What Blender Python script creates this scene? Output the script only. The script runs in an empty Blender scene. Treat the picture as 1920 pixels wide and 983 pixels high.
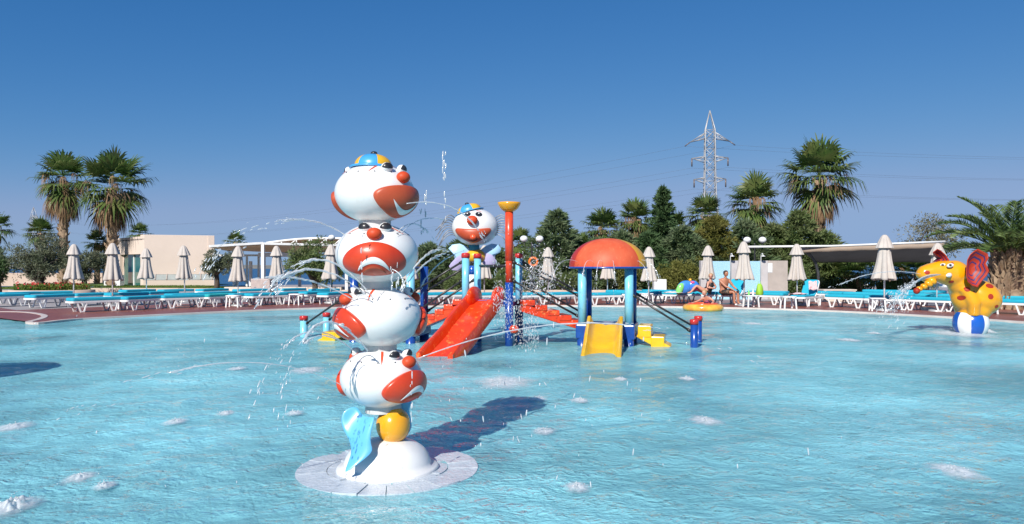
import bpy, math, random
import numpy as np
from mathutils import Vector, Matrix, noise
from mathutils.bvhtree import BVHTree
R = math.radians
rnd = random.Random(7)
nr = np.random.RandomState(11)
S = bpy.context.scene
COL = S.collection
PI = math.pi

# ------------------------------------------------------------------ camera, sky, sun, exposure
F = 1400.0            # focal length in pixels of the 1920 wide photograph
HY = 500.0            # horizon row
CH = 1.6              # eye height above the water
cam = bpy.data.cameras.new('camera'); cam.sensor_width = 36; cam.lens = 36 * F / 1920
cam.shift_y = (HY - 491.5) / 1920; cam.clip_start = .1; cam.clip_end = 60000
co = bpy.data.objects.new('camera', cam); COL.objects.link(co)
co.location = (0, 0, CH); co.rotation_euler = (R(90), 0, 0); S.camera = co

EXPO = 0.45
SUN_AZ, SUN_EL = 22.0, 36.0          # light travels towards +Y, this many degrees to the right
W = bpy.data.worlds.new('World'); S.world = W; W.use_nodes = True
wn = W.node_tree.nodes; wl = W.node_tree.links; wn.clear()
sky = wn.new('ShaderNodeTexSky'); sky.sky_type = 'NISHITA'; sky.sun_disc = False
sky.sun_elevation = R(SUN_EL); sky.sun_rotation = R(180 + SUN_AZ)
sky.altitude = 2000; sky.air_density = 1.0; sky.dust_density = 0.0; sky.ozone_density = 10.0
bg = wn.new('ShaderNodeBackground'); bg.inputs['Strength'].default_value = 0.10
wo = wn.new('ShaderNodeOutputWorld')
# the photograph's deep, saturated blue: one colour curve per channel over the whole sky
KX = 0.10 * 2 ** EXPO
sep = wn.new('ShaderNodeSeparateColor'); cmb = wn.new('ShaderNodeCombineColor'); wl.new(sky.outputs[0], sep.inputs[0])
def wmath(op, a, b, c=None):
    n = wn.new('ShaderNodeMath'); n.operation = op
    for i, q in enumerate((a, b, c)):
        if q is None: continue
        if isinstance(q, (int, float)): n.inputs[i].default_value = q
        else: wl.new(q, n.inputs[i])
    return n.outputs[0]
for i, (pw, kk, cap) in enumerate(((1.54, 1.60, .27), (.84, .60, .405), (.60, .64, .655))):
    q = wmath('MULTIPLY', wmath('POWER', wmath('MULTIPLY', sep.outputs[i], KX), pw), kk)
    wl.new(wmath('DIVIDE', wmath('SMOOTH_MIN', q, cap, (.14, .2, .3)[i]), KX), cmb.inputs[i])
wl.new(cmb.outputs[0], bg.inputs['Color']); wl.new(bg.outputs[0], wo.inputs['Surface'])
sl = bpy.data.lights.new('sun', 'SUN'); sl.energy = 4.4; sl.angle = R(.53); sl.color = (1, .955, .88)
so = bpy.data.objects.new('sun', sl); COL.objects.link(so)
ldir = Vector((math.sin(R(SUN_AZ)) * math.cos(R(SUN_EL)), math.cos(R(SUN_AZ)) * math.cos(R(SUN_EL)), -math.sin(R(SUN_EL))))
so.rotation_euler = ldir.to_track_quat('-Z', 'Y').to_euler(); so.location = (-10, -20, 30)
S.view_settings.view_transform = 'Standard'; S.view_settings.look = 'None'
S.view_settings.exposure = EXPO; S.view_settings.gamma = 1
S.render.engine = 'CYCLES'
S.cycles.use_denoising = True
S.cycles.max_bounces = 10; S.cycles.transparent_max_bounces = 16
S.cycles.transmission_bounces = 6; S.cycles.glossy_bounces = 4; S.cycles.diffuse_bounces = 3
S.cycles.caustics_reflective = False; S.cycles.caustics_refractive = False
S.cycles.sample_clamp_indirect = 4

def px(x, y, Y): return Vector(((x - 960) / F * Y, Y, CH - (y - HY) / F * Y))
def gx(x, Y): return (x - 960) / F * Y
def gy(y, z=0): return (CH - z) * F / (y - HY)

# ------------------------------------------------------------------ materials
MATS = {}
def nodes(name):
    m = bpy.data.materials.new(name); m.use_nodes = True
    nt = m.node_tree; nt.nodes.clear()
    out = nt.nodes.new('ShaderNodeOutputMaterial')
    MATS[name] = m
    return m, nt, out
def mixc(nt, fac, a, b, mode='MIX'):
    n = nt.nodes.new('ShaderNodeMix'); n.data_type = 'RGBA'; n.blend_type = mode
    for s, v in ((n.inputs[0], fac), (n.inputs[6], a), (n.inputs[7], b)):
        if isinstance(v, bpy.types.NodeSocket): nt.links.new(v, s)
        elif isinstance(v, (int, float)): s.default_value = v
        else: s.default_value = (*v, 1) if len(v) == 3 else v
    return n.outputs[2]
def tex(nt, scale, detail=4, rough=.55, coord='Object', stretch=None, dist=0):
    tc = nt.nodes.new('ShaderNodeTexCoord'); n = nt.nodes.new('ShaderNodeTexNoise')
    n.inputs['Scale'].default_value = scale; n.inputs['Detail'].default_value = detail
    n.inputs['Roughness'].default_value = rough; n.inputs['Distortion'].default_value = dist
    src = tc.outputs[coord]
    if stretch:
        mp = nt.nodes.new('ShaderNodeMapping'); mp.inputs['Scale'].default_value = stretch
        nt.links.new(src, mp.inputs[0]); src = mp.outputs[0]
    nt.links.new(src, n.inputs['Vector'])
    return n
def ramp(nt, fac, lo, hi):
    n = nt.nodes.new('ShaderNodeMapRange'); n.inputs[1].default_value = lo; n.inputs[2].default_value = hi
    nt.links.new(fac, n.inputs[0]); return n.outputs[0]
def pm(name, col, rough=.5, col2=None, vs=3, lo=.35, hi=.68, bump=0, bs=40, metal=0, coat=0, stretch=None, spec=.5, dirt_or_glare=None):
    m, nt, out = nodes(name)
    b = nt.nodes.new('ShaderNodeBsdfPrincipled'); nt.links.new(b.outputs[0], out.inputs[0])
    if col2 is None: col2 = tuple(c * .86 for c in col)
    n = tex(nt, vs, 5, .6, stretch=stretch)
    c = mixc(nt, ramp(nt, n.outputs[0], lo, hi), col, col2)
    if dirt_or_glare:
        d = tex(nt, dirt_or_glare[0], 6, .7, stretch=dirt_or_glare[3] if len(dirt_or_glare) > 3 else None)
        c = mixc(nt, ramp(nt, d.outputs[0], dirt_or_glare[2], dirt_or_glare[2] + .18), c, dirt_or_glare[1])
    nt.links.new(c, b.inputs['Base Color'])
    b.inputs['Roughness'].default_value = rough; b.inputs['Metallic'].default_value = metal
    b.inputs['Specular IOR Level'].default_value = spec
    b.inputs['Coat Weight'].default_value = coat; b.inputs['Coat Roughness'].default_value = .08
    if bump:
        bn = tex(nt, bs, 4, .6, stretch=stretch); bp = nt.nodes.new('ShaderNodeBump')
        bp.inputs['Strength'].default_value = bump; bp.inputs['Distance'].default_value = .02
        nt.links.new(bn.outputs[0], bp.inputs['Height']); nt.links.new(bp.outputs[0], b.inputs['Normal'])
    return m
def leafmat(name, c1, c2, c3, trans=.25, rough=.5):
    m, nt, out = nodes(name)
    g = nt.nodes.new('ShaderNodeNewGeometry')
    n = tex(nt, .9, 3)
    c = mixc(nt, g.outputs['Random Per Island'], c1, c2)
    c = mixc(nt, ramp(nt, n.outputs[0], .42, .68), c, c3)
    b = nt.nodes.new('ShaderNodeBsdfPrincipled'); b.inputs['Roughness'].default_value = rough
    b.inputs['Specular IOR Level'].default_value = .3
    t = nt.nodes.new('ShaderNodeBsdfTranslucent'); mx = nt.nodes.new('ShaderNodeMixShader'); mx.inputs[0].default_value = trans
    nt.links.new(c, b.inputs['Base Color']); nt.links.new(c, t.inputs[0])
    nt.links.new(b.outputs[0], mx.inputs[1]); nt.links.new(t.outputs[0], mx.inputs[2]); nt.links.new(mx.outputs[0], out.inputs[0])
    return m

pm('white_paint', (.79, .79, .775), .3, (.74, .74, .73), vs=2, coat=.25, dirt_or_glare=(3.4, (.67, .66, .61), .60, (1, 1, .25)))
pm('clown_red', (.62, .055, .014), .33, (.52, .04, .012), vs=6, coat=.2, dirt_or_glare=(9, (.66, .11, .04), .62, (1, 1, .4)))
pm('clown_rust', (.50, .085, .03), .42, (.42, .06, .022), vs=5, dirt_or_glare=(8, (.53, .13, .06), .62))
pm('nose_red', (.62, .07, .02), .5, spec=.3)
pm('black_paint', (.015, .015, .017), .3, (.04, .04, .045), vs=20, dirt_or_glare=(30, (.25, .25, .25), .68))
pm('cap_blue', (.06, .34, .68), .35, coat=.2); pm('cap_yellow', (.85, .46, .02), .35, coat=.2)
pm('body_yellow', (.78, .36, .012), .22, (.70, .30, .01), coat=.5)
pm('fin_blue', (.13, .45, .72), .35, (.10, .39, .66), coat=.2)
pm('neck_grey', (.62, .62, .6), .4, (.5, .5, .49), vs=5)
pm('slab_stone', (.58, .63, .68), .12, (.46, .52, .58), vs=9, bump=.5, bs=30, dirt_or_glare=(16, (.72, .76, .8), .58))
pm('orange_plastic', (.76, .06, .008), .2, (.62, .036, .006), vs=4, coat=.5, bump=.5, bs=7, dirt_or_glare=(8, (.88, .27, .06), .55))  # lighter patches paint wet glare into the orange
pm('yellow_plastic', (.84, .50, .012), .25, (.74, .40, .01), vs=4, coat=.4, dirt_or_glare=(9, (.85, .62, .12), .64))
pm('post_light_blue', (.22, .58, .74), .3, (.17, .50, .68), vs=5, coat=.3, dirt_or_glare=(12, (.12, .32, .42), .7))
pm('post_dark_blue', (.012, .075, .34), .25, (.01, .05, .25), vs=6, coat=.4, dirt_or_glare=(12, (.05, .14, .42), .68))
pm('cap_red', (.55, .03, .025), .3, coat=.3, dirt_or_glare=(14, (.35, .05, .04), .64))
pm('post_red', (.74, .075, .025), .32, (.62, .05, .02), vs=6, coat=.2)
pm('rail_black', (.018, .018, .02), .35, (.04, .038, .036), vs=14, dirt_or_glare=(16, (.16, .14, .12), .68))
pm('dome_yellow', (.72, .36, .02), .4, dirt_or_glare=(8, (.6, .22, .03), .6)); pm('dome_dark_red', (.45, .035, .02), .4)
pm('elephant_yellow', (.80, .36, .004), .25, (.74, .30, .003), coat=.5, vs=3)
pm('elephant_red', (.40, .035, .014), .5, (.33, .028, .012), spec=.3); pm('ear_blue', (.02, .02, .12), .45)
pm('ball_blue', (.012, .10, .46), .2, coat=.5)
pm('white_plastic', (.80, .80, .79), .35, (.74, .74, .73), dirt_or_glare=(7, (.6, .6, .58), .68))
pm('cushion', (.010, .40, .55), .75, (.008, .34, .49), vs=2.2, bump=.3, bs=18)
pm('cushion_green', (.02, .44, .46), .75, (.015, .38, .40), vs=2.2, bump=.3, bs=18)
pm('umbrella_cloth', (.53, .475, .43), .85, (.46, .41, .37), vs=2.5, bump=.25, bs=25)
pm('pole_white', (.8, .8, .8), .35); pm('dark_metal', (.035, .037, .042), .4, (.06, .06, .065))
pm('deck_tile', (.27, .085, .06), .42, (.20, .062, .045), vs=.8, bump=.25, bs=14, dirt_or_glare=(3.0, (.33, .13, .10), .58))
pm('coping', (.64, .55, .50), .5, (.54, .46, .42), vs=2)
pm('pavement_grey', (.36, .33, .33), .8, (.29, .27, .27), vs=.35, bump=.2, bs=25)
pm('curb_stone', (.60, .47, .38), .75, (.52, .40, .32), vs=1.3, bump=.2, bs=25)
pm('lawn', (.06, .13, .022), .9, (.10, .15, .03), vs=4, bump=.9, bs=60)
pm('soil', (.13, .09, .06), .95, (.2, .14, .1), vs=5, bump=.8, bs=30)
pm('building_wall', (.70, .575, .49), .85, (.66, .54, .46), vs=.5, bump=.12, bs=50, dirt_or_glare=(.8, (.52, .42, .35), .6, (1, 1, .3)))
pm('frame_white', (.8, .8, .79), .45); leafmat('canopy_beige', (.60, .48, .38), (.60, .48, .38), (.54, .43, .34), .45, .8)
pm('marble_pink', (.50, .40, .36), .4, (.40, .32, .30), vs=5)
pm('glass_green', (.02, .10, .09), .05, (.03, .14, .12), spec=.8); pm('glass_pale', (.34, .38, .37), .12, spec=.8)
pm('mosaic_blue', (.25, .50, .66), .2, (.48, .68, .78), vs=30, lo=.42, hi=.6)
pm('pillar_lilac', (.50, .47, .47), .7); pm('wall_taupe', (.43, .37, .33), .8); pm('paper', (.7, .72, .74), .7)
leafmat('awning_grey', (.21, .21, .215), (.21, .21, .215), (.18, .18, .185), .3, .8); pm('globe_white', (.82, .82, .82), .2, coat=.3)
pm('ring_orange', (.82, .17, .01), .4); pm('steel', (.50, .50, .50), .45, (.40, .39, .38), vs=1, metal=.3)
pm('insulator', (.16, .13, .12), .3); pm('wire', (.12, .13, .15), .5)
pm('palm_trunk', (.36, .255, .17), .9, (.22, .15, .10), vs=6, bump=.8, bs=12); pm('bark', (.10, .075, .055), .9, (.06, .045, .035), vs=8, bump=.8, bs=18)
pm('boot', (.44, .32, .21), .9, (.27, .18, .11), vs=5)
pm('skin_tan', (.46, .20, .12), .5, (.40, .165, .095), vs=4); pm('skin_pink', (.60, .30, .21), .5, (.54, .25, .17), vs=4)
pm('hair_blond', (.50, .33, .16), .6, (.36, .22, .10), vs=14, bump=.5, bs=40); pm('hair_dark', (.035, .024, .018), .6, bump=.5, bs=40)
pm('swim_black', (.018, .016, .018), .6); pm('shorts_pattern', (.02, .02, .022), .7, (.16, .10, .06), vs=16, lo=.5, hi=.6)
pm('swim_dark', (.03, .02, .09), .6, (.45, .08, .16), vs=9, lo=.45, hi=.6); pm('lips', (.45, .10, .08), .5)
pm('float_orange', (.85, .28, .03), .25, (.82, .48, .06), vs=3.2, lo=.4, hi=.62, coat=.4); pm('float_red', (.75, .10, .03), .25, coat=.4)
pm('float_blue', (.04, .16, .62), .25, (.06, .30, .72), vs=5, coat=.4); pm('float_green', (.16, .58, .12), .3, (.3, .66, .2), vs=6, coat=.4)
pm('float_pink', (.75, .08, .25), .3, coat=.4); pm('lime', (.30, .58, .04), .6); pm('towel_pink', (.68, .52, .52), .9, (.62, .2, .22), vs=14, lo=.55, hi=.62, bump=.5, bs=30)
pm('towel_white', (.72, .70, .70), .9, bump=.5, bs=30); pm('boat_white', (.78, .78, .77), .3); pm('boat_red', (.5, .06, .04), .4)
pm('cream_stone', (.66, .55, .46), .7); pm('lilac', (.46, .42, .66), .4, (.55, .50, .72), vs=4); pm('teal', (.03, .28, .36), .4, (.02, .2, .28), vs=4)
pm('pale_blue', (.42, .62, .78), .4, (.30, .54, .74), vs=3); pm('strand', (.06, .065, .075), .3, (.35, .36, .38), vs=6); pm('far_house', (.62, .58, .54), .8)
pm('shore', (.16, .17, .15), .95, (.24, .22, .19), vs=.03); pm('red_flower', (.50, .03, .03), .6)
leafmat('palm_leaf', (.06, .13, .03), (.12, .19, .048), (.19, .21, .07), .35, .42)
leafmat('palm_dead', (.26, .16, .085), (.17, .10, .055), (.33, .22, .13), .15, .8)
leafmat('date_leaf', (0.059, 0.112, 0.034), (0.116, 0.178, 0.054), (0.171, 0.225, 0.078), .2, .42)
leafmat('olive_leaf', (0.094, 0.121, 0.064), (0.154, 0.176, 0.105), (0.198, 0.209, 0.138), .25, .55)
leafmat('conifer_leaf', (0.105, 0.175, 0.077), (0.168, 0.231, 0.105), (0.210, 0.252, 0.140), .4, .6)
leafmat('golden_leaf', (0.156, 0.168, 0.036), (0.216, 0.216, 0.054), (0.252, 0.228, 0.072), .4, .6)
leafmat('cypress_leaf', (0.046, 0.104, 0.039), (0.091, 0.156, 0.058), (0.117, 0.182, 0.078), .3, .6)
leafmat('bush_leaf', (0.108, 0.176, 0.054), (0.176, 0.230, 0.081), (0.216, 0.243, 0.108), .4, .5)
leafmat('twig_leaf', (0.109, 0.116, 0.070), (0.186, 0.171, 0.101), (0.240, 0.232, 0.139), .2, .6)
leafmat('flower_leaf', (.06, .14, .02), (.12, .20, .03), (.20, .24, .05), .3, .5)

# water: Fresnel reflection over a body one sees through, part of it bent by the ripples
def water_mat(name, tint, bumps, rough=.02, body=.5, ripdist=.02, milk=0, milkc=(.3, .7, .8)):
    m, nt, out = nodes(name); L = nt.links
    h = None
    for (sc, st, stretch, dist) in bumps:
        n = tex(nt, sc, 3, .5, stretch=stretch, dist=dist)
        mu = nt.nodes.new('ShaderNodeMath'); mu.operation = 'MULTIPLY'; mu.inputs[1].default_value = st; L.new(n.outputs[0], mu.inputs[0])
        if sc > 3:
            pn = tex(nt, .22, 3, .55, dist=.5); pr = nt.nodes.new('ShaderNodeMapRange'); pr.inputs[1].default_value = .38; pr.inputs[2].default_value = .62; pr.inputs[3].default_value = .35; pr.inputs[4].default_value = 1.25; L.new(pn.outputs[0], pr.inputs[0])
            mq = nt.nodes.new('ShaderNodeMath'); mq.operation = 'MULTIPLY'; L.new(mu.outputs[0], mq.inputs[0]); L.new(pr.outputs[0], mq.inputs[1]); mu = mq
        if h is None: h = mu.outputs[0]
        else:
            ad = nt.nodes.new('ShaderNodeMath'); L.new(h, ad.inputs[0]); L.new(mu.outputs[0], ad.inputs[1]); h = ad.outputs[0]
    bp = nt.nodes.new('ShaderNodeBump'); bp.inputs['Strength'].default_value = 1; bp.inputs['Distance'].default_value = ripdist; L.new(h, bp.inputs['Height'])
    fr = nt.nodes.new('ShaderNodeFresnel'); fr.inputs['IOR'].default_value = 1.32; L.new(bp.outputs[0], fr.inputs['Normal'])
    tr = nt.nodes.new('ShaderNodeBsdfTransparent'); tr.inputs[0].default_value = (*tint, 1)
    rf = nt.nodes.new('ShaderNodeBsdfRefraction'); rf.inputs['Color'].default_value = (*tint, 1); rf.inputs['IOR'].default_value = 1.33; rf.inputs['Roughness'].default_value = 0; L.new(bp.outputs[0], rf.inputs['Normal'])
    gl = nt.nodes.new('ShaderNodeBsdfGlossy'); gl.inputs['Roughness'].default_value = rough; L.new(bp.outputs[0], gl.inputs['Normal'])
    a = nt.nodes.new('ShaderNodeMixShader'); a.inputs[0].default_value = body; L.new(tr.outputs[0], a.inputs[1]); L.new(rf.outputs[0], a.inputs[2])
    last = a.outputs[0]
    if milk:
        df = nt.nodes.new('ShaderNodeBsdfDiffuse'); df.inputs[0].default_value = (*milkc, 1); b2 = nt.nodes.new('ShaderNodeBump'); b2.inputs['Distance'].default_value = ripdist * .55; L.new(h, b2.inputs['Height']); L.new(b2.outputs[0], df.inputs['Normal'])
        k = nt.nodes.new('ShaderNodeMixShader'); mn = tex(nt, .35, 3, .6)
        mm = nt.nodes.new('ShaderNodeMapRange'); mm.inputs[1].default_value = .35; mm.inputs[2].default_value = .7; mm.inputs[3].default_value = milk * .5; mm.inputs[4].default_value = milk * 1.25
        L.new(mn.outputs[0], mm.inputs[0]); L.new(mm.outputs[0], k.inputs[0])
        L.new(last, k.inputs[1]); L.new(df.outputs[0], k.inputs[2]); last = k.outputs[0]
    b = nt.nodes.new('ShaderNodeMixShader'); L.new(fr.outputs[0], b.inputs[0]); L.new(last, b.inputs[1]); L.new(gl.outputs[0], b.inputs[2])
    L.new(b.outputs[0], out.inputs[0])
    return m
water_mat('pool_water', (.90, .985, .995), [(1.6, .25, (1, 1.3, 1), .6), (6.5, .62, (1, 1.2, 1), 1.3), (15, .36, (1, 1.1, 1), 1.0), (34, .10, (1, 1, 1), .6)], .02, .12, .105, milk=.62, milkc=(.37, .88, .98))
# sea
m, nt, out = nodes('sea_water'); b = nt.nodes.new('ShaderNodeBsdfPrincipled'); nt.links.new(b.outputs[0], out.inputs[0])
b.inputs['Base Color'].default_value = (.012, .075, .17, 1); b.inputs['Roughness'].default_value = .28
n = tex(nt, .5, 4, .6, stretch=(.4, 1, 1)); bp = nt.nodes.new('ShaderNodeBump'); bp.inputs['Distance'].default_value = .8; bp.inputs['Strength'].default_value = 1
nt.links.new(n.outputs[0], bp.inputs['Height']); nt.links.new(bp.outputs[0], b.inputs['Normal'])
# thin falling water and foam
def spray_mat(name, cover, nscale):
    m, nt, out = nodes(name); L = nt.links
    tr = nt.nodes.new('ShaderNodeBsdfTransparent'); gl = nt.nodes.new('ShaderNodeBsdfGlossy'); gl.inputs['Roughness'].default_value = .12
    df = nt.nodes.new('ShaderNodeBsdfDiffuse'); df.inputs[0].default_value = (.93, .95, .96, 1)
    tl = nt.nodes.new('ShaderNodeBsdfTranslucent'); tl.inputs[0].default_value = (.93, .95, .96, 1)
    a = nt.nodes.new('ShaderNodeMixShader'); a.inputs[0].default_value = .25; L.new(df.outputs[0], a.inputs[1]); L.new(tl.outputs[0], a.inputs[2])
    g = nt.nodes.new('ShaderNodeMixShader'); g.inputs[0].default_value = .25; L.new(a.outputs[0], g.inputs[1]); L.new(gl.outputs[0], g.inputs[2])
    n = tex(nt, nscale, 4, .65)
    f = nt.nodes.new('ShaderNodeMapRange'); f.inputs[1].default_value = .35; f.inputs[2].default_value = .65
    f.inputs[3].default_value = cover[0]; f.inputs[4].default_value = cover[1]; L.new(n.outputs[0], f.inputs[0])
    fac = f.outputs[0]
    if len(cover) > 2:      # fades to the rim: foam thins out with the distance from its spring
        at = nt.nodes.new('ShaderNodeAttribute'); at.attribute_name = 'thick'
        mu = nt.nodes.new('ShaderNodeMath'); mu.operation = 'MULTIPLY'; L.new(fac, mu.inputs[0]); L.new(at.outputs['Fac'], mu.inputs[1]); fac = mu.outputs[0]
    x = nt.nodes.new('ShaderNodeMixShader'); L.new(fac, x.inputs[0]); L.new(tr.outputs[0], x.inputs[1]); L.new(g.outputs[0], x.inputs[2]); L.new(x.outputs[0], out.inputs[0])
    return m
spray_mat('jet_water', (.35, .85), 18); spray_mat('foam', (.5, 1.0, 1), 22); spray_mat('drop_water', (.6, .95), 30)

# ------------------------------------------------------------------ mesh helpers
class MB:
    def __init__(s): s.v = []; s.f = []; s.m = []; s.s = []
    def add(s, vs, fs, m=0, smooth=True, M=None):
        o = len(s.v)
        s.v += [tuple(M @ Vector(v)) if M is not None else tuple(v) for v in vs]
        s.f += [tuple(i + o for i in f) for f in fs]; s.m += [m] * len(fs); s.s += [smooth] * len(fs)
        return s
    def box(s, c, d, m=0, M=None, taper=1.0):
        x, y, z = d[0] / 2, d[1] / 2, d[2] / 2
        vs = [(c[0] + a * x * (taper if e > 0 else 1), c[1] + b * y * (taper if e > 0 else 1), c[2] + e * z) for e in (-1, 1) for a, b in ((-1, -1), (1, -1), (1, 1), (-1, 1))]
        return s.add(vs, [(3, 2, 1, 0), (4, 5, 6, 7), (0, 1, 5, 4), (1, 2, 6, 5), (2, 3, 7, 6), (3, 0, 4, 7)], m, False, M)
    def bar(s, a, b, w, h, m=0, up=(0, 0, 1)):
        a, b = Vector(a), Vector(b); d = (b - a).normalized(); u = Vector(up)
        if abs(d.dot(u)) > .98: u = Vector((1, 0, 0))
        r = d.cross(u).normalized(); u = r.cross(d)
        vs = [p + r * (i * w / 2) + u * (j * h / 2) for p in (a, b) for i, j in ((-1, -1), (1, -1), (1, 1), (-1, 1))]
        return s.add(vs, [(3, 2, 1, 0), (4, 5, 6, 7), (0, 1, 5, 4), (1, 2, 6, 5), (2, 3, 7, 6), (3, 0, 4, 7)], m, False)
    def tube(s, pts, rad, n=8, m=0, caps=True, smooth=True):
        pts = [Vector(p) for p in pts]; k = len(pts)
        if not hasattr(rad, '__len__'): rad = [rad] * k
        vs = []; ref = None
        for i, p in enumerate(pts):
            d = (pts[min(i + 1, k - 1)] - pts[max(i - 1, 0)])
            d = d.normalized() if d.length > 1e-9 else Vector((0, 0, 1))
            if ref is None: ref = Vector((1, 0, 0)) if abs(d.x) < .9 else Vector((0, 1, 0))
            r = (ref - d * ref.dot(d)).normalized(); ref = r; q = d.cross(r)
            for j in range(n):
                t = 2 * PI * j / n; vs.append(p + (r * math.cos(t) + q * math.sin(t)) * rad[i])
        fs = [(i * n + j, i * n + (j + 1) % n, (i + 1) * n + (j + 1) % n, (i + 1) * n + j) for i in range(k - 1) for j in range(n)]
        s.add(vs, fs, m, smooth)
        if caps:
            o = len(s.v) - k * n
            s.f += [tuple(o + j for j in reversed(range(n))), tuple(o + (k - 1) * n + j for j in range(n))]; s.m += [m, m]; s.s += [False, False]
        return s
    def lathe(s, prof, n=24, c=(0, 0, 0), m=0, M=None, mf=None, rf=None, smooth=True):
        vs = []; k = len(prof)
        for i, (r, z) in enumerate(prof):
            for j in range(n):
                t = 2 * PI * j / n; rr = r * (rf(t, i) if rf else 1)
                vs.append((c[0] + rr * math.cos(t), c[1] + rr * math.sin(t), c[2] + z))
        o = len(s.f)
        s.add(vs, [(i * n + j, i * n + (j + 1) % n, (i + 1) * n + (j + 1) % n, (i + 1) * n + j) for i in range(k - 1) for j in range(n)], m, smooth, M)
        if mf:
            for i in range(k - 1):
                for j in range(n): s.m[o + i * n + j] = mf(2 * PI * (j + .5) / n, i)
        return s
    def ell(s, c, r, nu=20, nv=12, m=0, M=None):
        if not hasattr(r, '__len__'): r = (r, r, r)
        vs = [(0, 0, -r[2])]
        for i in range(1, nv):
            la = -PI / 2 + PI * i / nv
            for j in range(nu):
                lo = 2 * PI * j / nu; vs.append((r[0] * math.cos(la) * math.cos(lo), r[1] * math.cos(la) * math.sin(lo), r[2] * math.sin(la)))
        vs.append((0, 0, r[2])); t = len(vs) - 1
        fs = [(0, 1 + (j + 1) % nu, 1 + j) for j in range(nu)]
        for i in range(nv - 2):
            a = 1 + i * nu
            fs += [(a + j, a + (j + 1) % nu, a + nu + (j + 1) % nu, a + nu + j) for j in range(nu)]
        a = 1 + (nv - 2) * nu; fs += [(a + j, a + (j + 1) % nu, t) for j in range(nu)]
        T = Matrix.Translation(c) @ (M if M is not None else Matrix())
        return s.add(vs, fs, m, True, T)
    def prism(s, poly, thick, M=None, m=0):
        """poly in the local xz plane, thickness along y"""
        n = len(poly); vs = [(x, -thick / 2, z) for x, z in poly] + [(x, thick / 2, z) for x, z in poly]
        return s.add(vs, [tuple(range(n)), tuple(reversed(range(n, 2 * n)))] + [(j, n + j, n + (j + 1) % n, (j + 1) % n) for j in range(n)], m, False, M)
    def grid(s, fn, nu, nv, m=0, smooth=True):
        return s.add([fn(i / nu, j / nv) for j in range(nv + 1) for i in range(nu + 1)],
                     [(j * (nu + 1) + i, j * (nu + 1) + i + 1, (j + 1) * (nu + 1) + i + 1, (j + 1) * (nu + 1) + i) for j in range(nv) for i in range(nu)], m, smooth)
    def mesh(s, name, mats):
        me = bpy.data.meshes.new(name); me.from_pydata(s.v, [], s.f)
        for k in ([mats] if isinstance(mats, str) else mats): me.materials.append(MATS[k])
        me.polygons.foreach_set('material_index', s.m); me.polygons.foreach_set('use_smooth', s.s); me.update()
        return me
    def build(s, name, mats, parent=None, bevel=0, world=False, sub=0, solid=0):
        return obj(name, s.mesh(name, mats), parent, bevel, world, sub, solid)
def obj(name, me, parent=None, bevel=0, world=False, sub=0, solid=0):
    o = bpy.data.objects.new(name, me); COL.objects.link(o)
    if parent is not None:
        o.parent = parent
        if world: o.matrix_parent_inverse = WM(parent).inverted()
    if solid: k = o.modifiers.new('solid', 'SOLIDIFY'); k.thickness = solid; k.offset = 0
    if bevel: k = o.modifiers.new('bevel', 'BEVEL'); k.width = bevel; k.segments = 2; k.limit_method = 'ANGLE'; k.angle_limit = R(40)
    if sub: k = o.modifiers.new('sub', 'SUBSURF'); k.levels = sub; k.render_levels = sub
    return o
def WM(o):
    m = Matrix.LocRotScale(o.location, o.rotation_euler, o.scale)
    return WM(o.parent) @ o.matrix_parent_inverse @ m if o.parent else m
def tag(o, label, cat=None, group=None, kind=None):
    o['label'] = label
    if cat: o['category'] = cat
    if group: o['group'] = group
    if kind: o['kind'] = kind
    return o
def thing(name, loc, label, cat, group=None, rz=0):
    o = bpy.data.objects.new(name, None); COL.objects.link(o); o.location = loc; o.rotation_euler = (0, 0, rz)
    o.empty_display_size = .2
    return tag(o, label, cat, group)
def dup(o, parent=None):
    c = o.copy(); COL.objects.link(c); c.parent = parent
    for ch in o.children: dup(ch, c)
    return c
def npmesh(name, V, Fq, mats, mi=None, smooth=False):
    me = bpy.data.meshes.new(name); V = np.asarray(V, dtype=np.float32); Fq = np.asarray(Fq, dtype=np.int32)
    me.vertices.add(len(V)); me.vertices.foreach_set('co', V.ravel())
    k = Fq.shape[1]; me.loops.add(Fq.size); me.loops.foreach_set('vertex_index', Fq.ravel())
    me.polygons.add(len(Fq)); me.polygons.foreach_set('loop_start', np.arange(0, Fq.size, k, dtype=np.int32))
    for q in ([mats] if isinstance(mats, str) else mats): me.materials.append(MATS[q])
    if mi is not None: me.polygons.foreach_set('material_index', np.asarray(mi, dtype=np.int32))
    me.polygons.foreach_set('use_smooth', np.full(len(Fq), smooth)); me.update(calc_edges=True)
    return me

# ------------------------------------------------------------------ the pool, deck, ground, sea
OUT = [(0, 584), (45, 585), (72, 589), (80, 593), (66, 599), (40, 604)]
edge = [Vector((gx(x, gy(y, .055)), gy(y, .055))) for x, y in OUT]
edge2 = [Vector((gx(x, gy(y, .055)), gy(y, .055))) for x, y in [(75, 605.5), (128, 598.5), (200, 594.5), (330, 588), (450, 582.5), (560, 578), (700, 574.5), (850, 573), (1000, 572.5), (1150, 573), (1300, 575), (1420, 577.5), (1530, 581), (1640, 586), (1740, 591.5), (1830, 597), (1920, 603.5)]]
loop = [Vector((-27, 25)), Vector((-22, 25.3))] + edge + edge2 + [Vector((16.6, 17.5)), Vector((18.5, 12)), Vector((19, 4)), Vector((18, -6)), Vector((0, -8)), Vector((-18, -8)), Vector((-30, -2)), Vector((-34, 12)), Vector((-32, 22))]
def smoothloop(p, keep=1):
    for _ in range(keep):
        q = []
        for i in range(len(p)):
            a, b = p[i], p[(i + 1) % len(p)]; q += [a * .75 + b * .25, a * .25 + b * .75]
        p = q
    return p
loop = smoothloop(loop, 2)
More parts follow.
